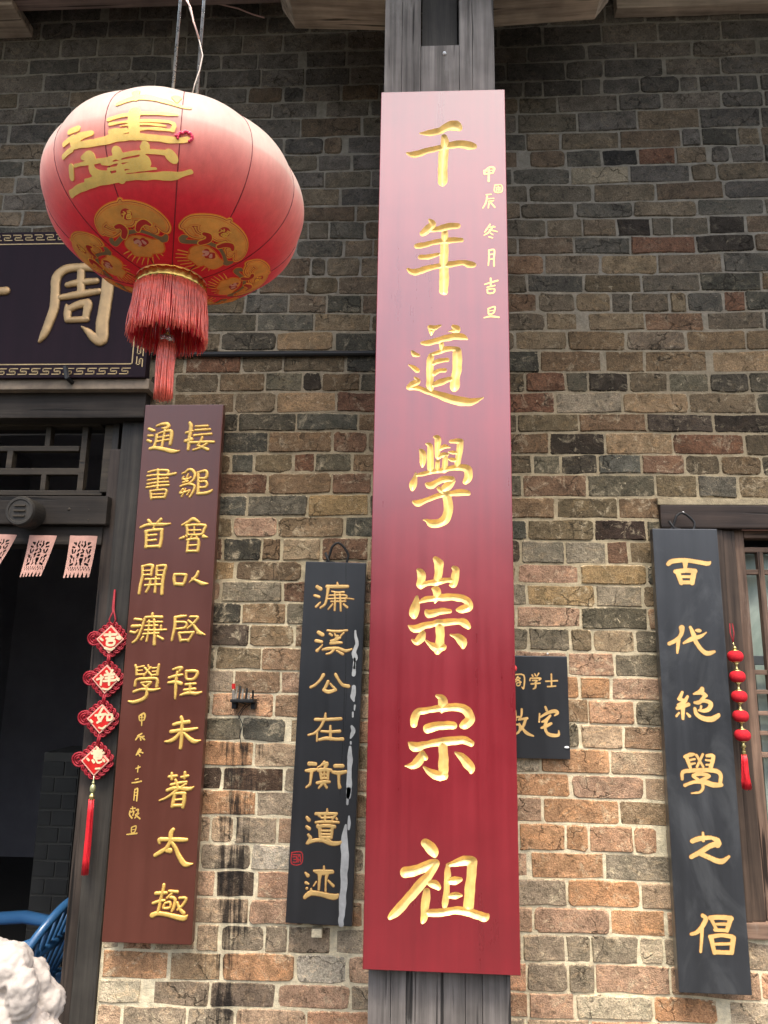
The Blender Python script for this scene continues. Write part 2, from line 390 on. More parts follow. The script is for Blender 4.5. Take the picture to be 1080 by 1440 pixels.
# ================= STRUCTURE =================
DX = P(137,1400,0).x            # right edge of the door opening in the wall
DZ = P(100,546,0).z             # its top
WX0 = P(1000,745,0).x; WZ1 = P(1000,711,0).z; WX1 = WX0+1.25; WZ0 = P(1065,1319,0).z
XL, XR, ZT = -3.6, 3.4, 4.62
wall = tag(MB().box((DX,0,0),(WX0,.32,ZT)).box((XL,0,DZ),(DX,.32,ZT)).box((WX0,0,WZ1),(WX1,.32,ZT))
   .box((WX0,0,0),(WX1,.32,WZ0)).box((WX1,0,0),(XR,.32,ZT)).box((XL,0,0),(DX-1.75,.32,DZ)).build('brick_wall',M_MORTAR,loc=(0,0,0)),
   'old grey and orange brick wall with wide lime mortar joints',kind='structure')

# bricks: course lines and joints as they stand in the wall
COL = dict(k=(.012,.012,.013),d=(.040,.040,.036),g=(.24,.215,.17),c=(.54,.48,.37),t=(.26,.185,.115),o=(.47,.265,.145),p=(.42,.275,.20),
  b=(.14,.095,.06),r=(.13,.065,.042),u=(.100,.100,.088),y=(.33,.235,.125),w=(.56,.54,.47),n=(.085,.072,.05))
ROWS = [(8,[57,103,152,202,243,330,376,906,951,997,1039]),
(33,[5,85,137,215,262,341,763,846,925,1014]),(60,[40,111,185,243,311,741,825,894,973,1064]),(83,[61,137,218,289,367,712,795,849,932,1014]),
(109,[25,98,170,398,428,479,533,737,763,818,846,900,955,983,1038,1068]),(132,[48,100,383,458,784,869,930,1014]),(155,[13,79,423,509,727,812,896,984,1070]),
(183,[62,455,482,740,788,871,958,986,1037,1069]),(208,[31,447,495,744,795,846,897,950,1000,1027,1074]),(232,[22,456,522,802,885,971,1008]),
(256.5,[4,478,743,834,922,1018]),(282,[31,500,732,809,890,980,1075]),(305,[44,434,463,513,769,819,867,916,945,997,1049]),
(331,[484,525,728,807,886,978,1061]),(356,[437,459,507,765,844,925,1016]),(384,[430,476,741,821,902,984,1071]),(410,[406,459,509,756,809,859,887,941,966,1018,1048]),
(438,[361,442,522,767,827,906,990,1075]),(464,[310,388,469,798,880,964,1049]),(492,[340,398,486,759,847,906,1001]),(523,[308,373,426,452,507,739,795,827,884,940,997,1053]),
(551,[389,473,781,875,969,1064]),(581,[335,417,504,727,814,909,1003]),(608,[377,467,517,772,851,946,1047]),(639,[325,357,412,443,495,749,789,841,902,963,1013,1071]),
(667,[376,466,734,825,922,981,1038]),(699,[348,432,519,781,869]),(730,[390,484,741,835,]),(760,[314,368,396,452,733,794,853,884]),
(793,[331,425,815,910]),(822,[397,741,837]),(853,[340,726,817,911]),(884,[350,414,743,802,833,893]),(917,[303,368,798,864]),(951,[329,815,859]),
(984,[386,760,893]),(1019,[340,402,815,877]),(1054,[357,760,858]),(1090.5,[313,400,803,906]),(1125,[360,763,871]),(1161.5,[296,330,390,729,794,828,891,926]),
(1201,[353,747,850]),(1239,[303,361,798,901]),(1279,[350,750,858]),(1317,[173,217,276,309,372,404,466,735,796,832,899,933]),
(1357,[238,312,415,740,799,837,943,1070]),(1399,[199,295,388,493,809,919,1010]),(1436,[172,262,330,430,520,620,740,830,935,1040]),(1477,[])]
SPEC = {}
for ch,l in dict(k='892,219 892,317 1020,338 1024,312 856,538 1043,594 811,624 333,1104 298,1104 331,1250 875,747 440,543',
 d='1025,538 955,594 816,653 726,777 341,777 320,868 327,899 510,515 356,484 1000,190',
 g='815,568 822,777 764,777 880,838 837,1337 813,1337 771,1378 818,1378 895,1219 340,1327 388,1327 437,1327 345,837 246,1402 750,1090 870,240 820,244',
 u='1010,684 872,653 327,716 390,716 376,1034 435,460 330,1408',
 r='747,568 997,624 769,538 502,571 345,686 305,516 1030,425 930,220 429,650 910,345',
 t='900,624 922,568 437,746 382,899 385,868 429,484 431,571 920,1142 275,1366 450,1140 1065,510 800,1000',
 y='790,838 878,747 866,808 316,808 475,716',c='918,1337 866,1419 166,1402 381,1190 720,1080 246,1395',w='465,1368 430,1200 950,1215',
 o='810,1070 763,1108 817,1142 908,1142 761,1182 813,1182 378,1365 318,1138 185,1366 362,1408 797,1219 905,1298 817,960 935,1419 720,1395 935,940 318,1074 840,1259',
 p='856,1108 381,1250 381,1288 443,1406 770,868 765,808 348,746 890,1378 760,1419 880,960 866,1337 805,1298 850,930',
 b='380,808 840,505 862,593 742,620').items():
    for s in l.split(): SPEC[tuple(map(float,s.split(',')))] = ch
MT_B = [M_BRICK]
cand = []
for r in range(len(ROWS)-1):
    y0, js = ROWS[r]; y1 = ROWS[r+1][0]; xa = 890 if y0 < 700 else 825
    zt, zb = P(xa,y0,0).z, P(xa,y1,0).z; zm = (zt+zb)/2
    def xw(px):
        lo = Vector((P(px,(y0+y1)/2,0))); 
        # the course is level: find where the pixel column px crosses its height
        py = (y0+y1)/2
        for _ in range(4):
            q = P(px,py,0); py += (q.z-zm)/max(1e-6,(P(px,py,0).z-P(px,py+1,0).z))
        return P(px,py,0).x
    X = sorted(xw(j) for j in js)
    full = [XL]+X+[XR]; seg = []
    for a,b in zip(full[:-1],full[1:]):
        if b-a < .24 : seg.append((a,b)); continue
        n = max(1, round((b-a)/.185)); cuts = [a+(b-a)*k/n+(rng.uniform(-.035,.035) if 0<k<n else 0) for k in range(n+1)]
        seg += list(zip(cuts[:-1],cuts[1:]))
    for a,b in seg: cand.append([a,b,zb,zt])
z = P(825,1477,0).z; zs=[z]
while z > .02:
    x = XL+rng.uniform(-.2,0)
    while x < XR: w=rng.choice([.195,.2,.13,.1]); cand.append([x,x+w,z-.076,z]); x+=w
    z -= .076
z = P(890,8,0).z
while z < ZT-.03:
    x = XL+rng.uniform(-.2,0)
    while x < XR: w=rng.choice([.195,.2,.13,.1]); cand.append([x,x+w,z,min(ZT,z+.076)]); x+=w
    z += .076
CRi = CR.T
def proj(p):
    q = CRi @ (np.array(p)-CAM); return 540+F*q[0]/-q[2], 720-F*q[1]/-q[2]
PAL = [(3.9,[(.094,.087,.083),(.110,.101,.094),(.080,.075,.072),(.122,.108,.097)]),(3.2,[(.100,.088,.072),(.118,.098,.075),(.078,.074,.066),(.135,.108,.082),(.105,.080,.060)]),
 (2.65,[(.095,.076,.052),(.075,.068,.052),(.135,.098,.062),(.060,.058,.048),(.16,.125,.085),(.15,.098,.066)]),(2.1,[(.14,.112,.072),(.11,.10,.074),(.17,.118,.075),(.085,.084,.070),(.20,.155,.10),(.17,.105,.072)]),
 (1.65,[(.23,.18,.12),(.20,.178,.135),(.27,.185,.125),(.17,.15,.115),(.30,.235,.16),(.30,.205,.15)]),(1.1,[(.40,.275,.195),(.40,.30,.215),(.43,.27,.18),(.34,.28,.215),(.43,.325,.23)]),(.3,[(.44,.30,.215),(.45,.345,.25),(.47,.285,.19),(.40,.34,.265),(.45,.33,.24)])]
def tint_for(x, z, a, b):
    px,py = proj((x,0,z)); xa = proj((a,0,z))[0]; xb = proj((b,0,z))[0]
    k = rng.uniform(.86,1.14)
    i = 0
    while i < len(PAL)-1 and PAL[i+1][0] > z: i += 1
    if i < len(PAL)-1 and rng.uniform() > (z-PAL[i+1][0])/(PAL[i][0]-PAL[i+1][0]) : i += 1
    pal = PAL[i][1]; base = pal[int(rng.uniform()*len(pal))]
    for (sx,sy),chh in SPEC.items():
        if xa-2 < sx < xb+2 and abs(sy-py) < 15:
            t = COL[chh]; return tuple(.8*v+.2*q for v,q in zip(t,base))
    return tuple(v*k for v in base)
def brick_geo(a, b, zb, zt):
    g = .0018; a+=g*rng.uniform(.7,1.6); b-=g*rng.uniform(.7,1.6); zb+=g*rng.uniform(.6,1.4); zt-=g*rng.uniform(.6,1.4)
    w,h = b-a, zt-zb; r = min(.012,h*.22)*rng.choice([.25,.4,.6,1.2])
    pts = []
    for (cx,cz,sx,sz) in ((a,zb,1,1),(b,zb,-1,1),(b,zt,-1,-1),(a,zt,1,-1)):
        c0,c1 = (cx+sx*r*rng.uniform(.6,1.6),cz),(cx,cz+sz*r*rng.uniform(.6,1.4)); mid=(cx+sx*r*.28,cz+sz*r*.28)
        q=[c1,mid,c0] if (sx*sz>0) else [c0,mid,c1]
        pts += q
        # an extra point halfway along the following long edge keeps the arris uneven
        if (sx,sz)==(1,1): pts+=[(a+w*.33+rng.uniform(-.03,.03)*w,zb),(a+w*.68+rng.uniform(-.03,.03)*w,zb)]
        if (sx,sz)==(-1,-1): pts+=[(a+w*.68+rng.uniform(-.03,.03)*w,zt),(a+w*.33+rng.uniform(-.03,.03)*w,zt)]
    pts=[(x+rng.normal(0,.0015),z_+rng.normal(0,.0015)) for x,z_ in pts]
    d = rng.uniform(.0008,.0055); tl = rng.uniform(-.004,.004); tz = rng.normal(0,.009)
    pts=[(x, z_+tz*(x-(a+b)/2)+.0040*math.sin(1.9*x+1.1*z_)+.0022*math.sin(6.1*x+3.7*z_+1)) for x,z_ in pts]
    cx,cz=(a+b)/2,(zb+zt)/2; n=len(pts)
    ins=rng.uniform(.0035,.0055)
    V=[(x,.0015,z_) for x,z_ in pts]+[(cx+(x-cx)*(1-ins*2/w),-d+tl*(x-cx)/w,cz+(z_-cz)*(1-ins*2/h)) for x,z_ in pts]
    Fc=[(k,(k+1)%n,n+(k+1)%n,n+k) for k in range(n)]+[tuple(n+k for k in range(n))]
    return V,Fc
def clip_open(a,b,zb,zt):
    zm=(zb+zt)/2; out=[(a,b)]
    def cut(lst,x0,x1):
        o=[]
        for p_,q_ in lst:
            if q_<=x0 or p_>=x1: o.append((p_,q_)); continue
            if p_<x0-.03: o.append((p_,x0))
            if q_>x1+.03: o.append((x1,q_))
        return o
    if zm<DZ+.034: out=cut(out,DX-1.75,DX+.001)     # door opening with the ledge over it
    if WZ0<zm<WZ1+.024: out=cut(out,WX0-.004,WX1)
    return out
bricks=[]
for a,b,zb,zt in cand:
    for p_,q_ in clip_open(a,b,zb,zt):
        if q_-p_<.03: continue
        zz0,zz1=zb,zt
        if zb<WZ0<zt and p_>=WX0-.01: zz1=min(zt,WZ0)
        if zz1-zz0<.03: continue
        bricks.append((p_,q_,zz0,zz1))
def area(bk):
    a,b,zb,zt=bk; px=[proj((x,0,zz)) for x,zz in ((a,zb),(b,zb),(b,zt),(a,zt))]
    cx=sum(q[0] for q in px)/4; cy=sum(q[1] for q in px)/4
    if not(-20<cx<1100 and -20<cy<1460): return 0
    if 528<cx<715 : return 0
    if 145<cx<300 and 575<cy<1320: return 0
    if (420<cx<500 and 800<cy<1290) or (935<cx<1010 and 750<cy<1390): return 0
    if 80<cx<410 and 150<cy<400: return 0
    return abs(sum(px[i][0]*px[(i+1)%4][1]-px[(i+1)%4][0]*px[i][1] for i in range(4)))/2
order=sorted(range(len(bricks)),key=lambda i:-area(bricks[i]))
rest=MB(); rt=[]
for k,i in enumerate(order):
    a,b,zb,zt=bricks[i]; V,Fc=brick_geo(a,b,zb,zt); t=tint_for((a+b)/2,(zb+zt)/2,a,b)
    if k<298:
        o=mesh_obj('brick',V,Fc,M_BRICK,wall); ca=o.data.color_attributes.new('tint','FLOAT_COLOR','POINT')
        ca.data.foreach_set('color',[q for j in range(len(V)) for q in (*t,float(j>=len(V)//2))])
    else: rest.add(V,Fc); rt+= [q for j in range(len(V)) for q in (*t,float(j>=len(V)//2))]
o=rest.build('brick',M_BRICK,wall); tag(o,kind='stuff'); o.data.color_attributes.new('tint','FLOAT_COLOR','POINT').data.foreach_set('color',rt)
# mortar ledge over the window
mesh=MB().box((P(924,712,0).x,-.012,WZ1),(WX1+.05,.1,WZ1+.022),.003).build('mortar_ledge',M_MORTAR,wall)

# courtyard ground: stone paving with one step, room floor
M_STONE=plain('paving_stone',(.055,.052,.046),.85,0,.3,6,.5,bd=.004)
tag(MB().box((-14,-14,-.3),(14,-.75,-.16)).build('courtyard_ground',M_STONE,loc=(0,0,-.16)),'pale stone paved courtyard in front of the house',kind='structure')
tag(MB().box((-5,-.75,-.3),(5,.0,0)).box((-5,.0,-.3),(5,4.2,-.001)).build('stone_terrace',M_STONE,loc=(0,0,0)),'stone terrace and floor of the house',kind='structure')
M_PLAST=plain('old_plaster',(.10,.09,.08),.9,0,.2,5,.4)
M_TILE=plain('grey_roof_tile',(.05,.052,.055),.8,0,.3,20,.5)
tag(MB().box((-14,-9.8,-.16),(14,-9.5,2.7)).build('courtyard_wall',M_PLAST,loc=(0,-9.5,-.16)),'weathered plaster wall across the courtyard',kind='structure')
mb=MB()
mb.add([(-14,-11.4,4.3),(14,-11.4,4.3),(14,-8.9,2.85),(-14,-8.9,2.85),(-14,-11.4,4.2),(14,-11.4,4.2),(14,-8.9,2.7),(-14,-8.9,2.7)],[(0,1,2,3)[::-1],(4,5,6,7),(3,2,6,7),(0,3,7,4),(1,5,6,2),(0,4,5,1)])
for k in range(100): x=-14+k*.28; mb.tube([(x,-11.35,4.32),(x,-8.9,2.90)],.06,6)
tag(mb.build('tiled_roof',M_TILE,loc=(0,-10,3)),'grey tiled roof across the courtyard',kind='structure')
# room behind the door and window
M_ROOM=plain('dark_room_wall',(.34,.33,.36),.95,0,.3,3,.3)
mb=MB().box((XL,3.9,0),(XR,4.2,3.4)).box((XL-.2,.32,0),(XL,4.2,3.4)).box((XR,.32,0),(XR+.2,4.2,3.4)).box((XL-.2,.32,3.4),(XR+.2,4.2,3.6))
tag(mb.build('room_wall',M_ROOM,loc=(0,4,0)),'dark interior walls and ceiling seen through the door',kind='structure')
# interior brick pier
px0,px1=P(48,1200,1.3).x,P(100,1200,1.3).x; zt=P(75,1058,1.3).z
pier=tag(MB().box((px0,1.3,0),(px1,1.6,zt)).build('interior_pier',plain('pier_mortar',(.07,.068,.058),.9,0,.3,20,.5),loc=((px0+px1)/2,1.3,0)),'low grey brick pier standing inside the dark room',kind='structure')
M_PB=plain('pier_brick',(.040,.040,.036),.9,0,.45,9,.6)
z=.02; k=0
while z<zt-.06:
    w=(px1-px0)
    for a,b in (((0,.62),(.62,1)) if k%2 else ((0,.38),(.38,1))):
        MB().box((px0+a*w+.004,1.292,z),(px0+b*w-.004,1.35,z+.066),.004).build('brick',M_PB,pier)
    z+=.078; k+=1
# eave: rafters and boarding high over the wall
mb=MB(); mb.add([(XL,.3,4.95),(XR,.3,4.95),(XR,-1.05,4.30),(XL,-1.05,4.30),(XL,.3,5.03),(XR,.3,5.03),(XR,-1.05,4.38),(XL,-1.05,4.38)],[(0,1,2,3),(7,6,5,4),(3,2,6,7),(0,3,7,4),(1,5,6,2),(4,5,1,0)])
for k in range(14):
    x=XL+.2+k*.5; mb.obox((x,-.375,4.575),(1,0,0),Vector((0,.9,.433)).normalized(),Vector((0,-.433,.9)).normalized(),.035,.72,.045)
tag(mb.build('eave_roof',M_REDBEAM,loc=(0,0,4.5)),'boarded roof eave with rafters above the brick wall',kind='structure')

# ================= POST AND BEAMS =================
PY=-.46                                   # front face of the post
pl=(P(543,60,PY).x+P(514,1420,PY).x)/2; pr=(P(700,60,PY).x+P(713,1420,PY).x)/2
post=thing('wooden_post',((pl+pr)/2,PY+.1,0),'broad weathered grey timber post behind the tall red board','post')
cuts=[0,.105,.355,.56,.77,1.0]; slot=(P(598,30,PY).x,P(643,30,PY).x,P(620,63,PY).z); w=pr-pl
edges=[pl,pl+.16*w,P(592,30,PY).x,slot[1]+.006,pl+.80*w,pr]
for i,(a,b) in enumerate(zip(edges[:-1],edges[1:])):
    y=PY+random.uniform(0,.004); top=slot[2] if i==2 else 4.42
    MB().box((a+.0006,y,0),(b-.0006,PY+.2,top),.0018).build('plank',M_POST,post)
MB().box((edges[2]+.004,PY+.055,slot[2]+.001),(edges[3]-.004,PY+.2,4.42)).build('mortise',M_DARKW,post)
MB().sphere(P(625,75,PY),.006,8,6).build('peg',M_WHITE,post)
by=PY+.06
bl,br_=P(385,20,by).x,P(872,20,by).x; bz=P(600,41,by+.13).z
br=thing('cross_bracket',((bl+br_)/2,by+.06,bz),'short pale bracket beam with sloping ends crossing behind the post top','bracket')
for a,b,sgn in ((bl,pl-.002,-1),(pr+.002,br_,1)):
    n=5; hgt=.30
    x0,x1=(a,b)
    prof=[(x0,bz+(.10 if sgn<0 else .02)),(x0+(.05 if sgn<0 else 0),bz+(.02 if sgn<0 else 0)),(x1-(0 if sgn<0 else .05),bz+(0 if sgn<0 else .02)),(x1,bz+(0 if sgn<0 else .09)),(x1,bz+hgt),(x0,bz+hgt)]
    if sgn>0: prof[0]=(x0,bz)
    V=[(x,by,zz) for x,zz in prof]+[(x,by+.13,zz) for x,zz in prof]; k=len(prof)
    mesh_obj('arm',V,[tuple(range(k)),tuple(range(k,2*k))[::-1]]+[(i+k,(i+1)%k+k,(i+1)%k,i) for i in range(k)],M_BEAM,br)
bz2=P(150,13,-.1).z
tag(MB().box((XL,-.26,bz2),(P(388,5,-.2).x,-.1,bz2+.17),.012).build('eave_beam',M_REDBEAM,loc=(-1,-.18,bz2)),'long reddish brown beam under the eave above the lantern','beam')
q=P(1000,10,-.04); tag(MB().box((q.x-.36,-.05,q.z),(XR,-.0,q.z+.11),.006).build('wall_plate_beam',M_BEAM,loc=(q.x,-.02,q.z)),'pale timber wall plate along the top right of the wall','beam')
q=P(3,40,-.03); tag(MB().box((q.x-.25,-.16,q.z-.022),(P(22,36,-.12).x,-.001,q.z+.022),.008).build('beam_end',M_BEAM,loc=(q.x,-.08,q.z)),'pale beam end poking in at the top left corner','beam')
z=P(400,497.5,-.014).z
tag(MB().tube([(P(215,497,-.014).x,-.014,z),(P(560,497,-.014).x,-.014,z)],.0105,10).build('iron_bar',M_IRON,loc=(P(400,497,0).x,-.014,z)),'long black iron bar fixed level across the wall','bar')
# pale wires hanging by the lantern rods are with the lantern

# ================= WRITTEN CHARACTERS (brush strokes: x,y,half-width in the study crop) =================
def G(s):
    """'x,y,r x,y,r | x,y,r ...' -> strokes"""
    return [[tuple(float(t) for t in q.split(',')) for q in st.split()] for st in s.split('|')]
A_=((560,160),4.8);B_=((560,440),7.714);C_=((560,600),7.714);D_=((560,770),7.714);E_=((560,970),7.714);F_=((530,1160),6.0);G_=((660,220),6.0)
RED=[(A_,'150,132,6 210,130,22 280,115,24 340,85,30 385,80,38 410,95,22|60,265,8 110,275,24 190,250,22 270,232,20 340,215,24 420,205,28 480,215,30 505,218,24|310,155,18 315,200,28 305,280,30 300,380,30 300,460,30'),
(A_,'210,715,8 232,745,24 200,780,26 165,808,20|200,785,18 270,775,20 340,760,24 400,757,20|315,800,20 312,900,26 308,1000,28 310,1100,32 305,1195,28|125,893,18 180,885,20 250,865,18 340,855,22 425,852,16|150,968,16 200,965,18 270,948,12|65,1048,8 110,1070,22 190,1045,22 260,1030,18 350,1015,22 430,1005,18 480,1015,26 510,1020,16'),
(B_,'345,155,26 400,160,26 468,132,4|360,190,34 358,238,10|595,145,18 635,168,36 650,188,24|645,180,30 535,205,4|260,325,18 330,325,32 450,290,34 600,255,38 700,260,34 745,285,10|470,330,25 470,400,22|360,445,10 430,430,22 520,390,30 620,390,28 650,410,35|350,450,14 350,490,36 345,600,38 345,720,38 345,780,42 360,840,20|640,410,45 640,500,48 640,600,50 620,700,48 612,790,50 605,825,30|380,545,28 450,520,26 530,510,24|390,655,28 450,625,24 505,620,22|380,780,28 450,755,36 520,730,32 580,715,24|150,415,14 180,450,28 220,460,18|115,565,8 160,590,24 205,625,26|180,700,10 215,740,28 160,770,36 120,805,28|130,810,28 220,815,28 320,855,30 450,890,42 580,935,50 720,965,50 820,960,34 925,918,4'),
(C_,'240,255,12 265,290,34 265,380,34 262,435,8|305,185,14 345,210,32 350,320,36 350,440,36 350,490,20|395,110,16 430,130,32 425,220,32 425,320,28 450,330,20|450,250,14 500,215,24 570,228,6|430,345,14 480,305,24 535,300,14|430,380,26 425,470,26|510,320,24 505,400,32 500,470,32|570,160,20 640,155,30 680,160,30|675,165,34 665,260,36 650,350,34 640,430,28|550,275,10 600,280,22 640,285,16|550,350,6 590,358,22 640,365,16|200,525,14 260,515,24 360,490,24 480,470,28 580,450,30 680,440,34 750,460,44 768,520,46 760,560,42 730,600,26|190,500,10 180,560,26 160,630,42 155,680,20|305,620,14 350,640,40 420,600,32 500,570,34 580,570,36|600,590,24 540,640,50 480,690,24|440,670,20 490,720,24|165,815,16 220,830,34 320,790,28 430,750,28 540,730,28 640,715,36 740,715,34 775,735,8|525,740,48 540,830,50 540,920,50 510,1000,52 440,1045,48 360,1050,40 310,1020,18 270,1010,5'),
(D_,'215,240,16 250,280,42 250,350,44 240,400,46|240,410,38 320,385,28 420,375,36 500,355,28 580,355,28|400,120,24 440,170,50 440,240,46 430,320,44 430,360,40|600,220,26 625,250,40 615,330,42 605,400,36 570,405,18|380,445,20 420,470,46 415,550,34 400,600,8|235,590,16 290,565,32 370,550,30 480,540,40 600,535,38 700,555,40 760,590,40 770,640,42 700,670,44 640,675,20|205,530,10 200,580,34 180,660,54 170,720,46 178,760,12|305,690,18 340,720,46 420,700,36 500,690,34 560,690,22|110,845,8 180,880,44 280,850,38 400,820,34 520,810,40 640,800,32 720,820,44 760,860,32|450,850,48 455,950,48 450,1050,48 430,1110,44 420,1145,12|300,1010,8 350,1050,30 420,1090,48 490,1080,34|270,930,30 240,990,48 200,1030,28 150,1000,12|570,945,12 640,970,36 690,1010,54 700,1065,30 700,1085,16'),
(E_,'420,65,18 470,90,38 485,140,52 475,200,40 472,245,12|170,370,40 180,300,48 220,240,40 300,225,36 400,205,34 500,200,40 600,190,42 700,200,48 760,250,52 780,320,50 730,370,52 690,390,30|320,420,50 400,395,46 500,385,44 590,385,44 620,395,14|110,570,8 180,620,52 280,600,40 400,575,42 520,560,48 640,550,42 720,545,44 790,580,38|480,600,50 490,700,54 490,800,54 490,900,54 450,950,40|280,840,14 340,890,36 420,930,52 500,930,46|260,690,36 230,760,52 170,820,40 75,825,8|300,740,28 270,700,30|620,680,10 690,730,42 750,800,56 790,850,46 790,895,20'),
(F_,'410,155,36 450,190,50 480,230,40 490,265,14|240,400,46 320,385,42 420,350,44 490,320,36|495,320,34 450,410,36 380,490,44 300,580,42 220,670,40 150,745,36 110,780,20|420,560,30 415,620,36 405,700,36 400,780,34 385,820,16|440,495,20 490,500,38 520,525,24|600,340,12 598,400,28 590,500,28 585,580,28 575,660,28 570,695,16|600,340,16 660,325,28 740,300,40 800,310,44|805,310,42 800,400,44 790,500,44 780,600,44 770,700,46|600,480,24 660,470,34 705,460,20|610,600,16 660,595,28 715,595,12|410,745,30 480,745,32 560,738,32 660,720,32 760,735,38 850,760,36 910,780,36 940,755,8')]
RSM=[(G_,s) for s in ('125,120,6 130,150,8|125,130,7 170,95,8 210,100,8 200,135,7|135,150,6 200,140,6|135,125,4 195,118,4|165,95,6 163,210,8',
'140,325,4 185,320,5|150,335,6 140,390,6 115,435,5|150,360,4 205,355,5|160,380,4 205,375,4|165,395,6 160,435,5|180,390,5 215,430,6',
'175,575,6 150,610,6 130,640,5|160,600,5 215,595,6|200,590,6 165,640,7 125,665,5|170,620,6 235,635,5|180,650,6 200,662,4|165,680,5 195,688,5',
'165,790,5 165,860,6 160,920,5|165,795,6 210,790,6 207,860,6 208,925,7|168,830,5 205,825,5|168,870,5 205,865,5',
'130,1080,5 180,1065,7 240,1048,7|180,1030,7 180,1090,6|150,1105,5 215,1090,6|150,1125,5 160,1155,7 205,1150,6 210,1118,6 150,1122,5',
'160,1290,6 165,1330,7 205,1320,6 215,1270,6 160,1285,6|170,1305,4 205,1300,4|125,1362,5 180,1350,8 250,1358,6')]
RSEAL=(G_,'214,244,4 272,244,4 272,300,4 214,300,4 214,244,4|224,262,3 262,262,3|228,262,3 228,295,3|243,250,3 243,298,3|258,262,3 258,295,3|228,280,2.5 258,280,2.5')
H_=((190,560),8.3077);I_=((180,710),8.3077);J_=((170,850),8.3077);K_=((160,990),7.579);L_=((160,1140),7.579)
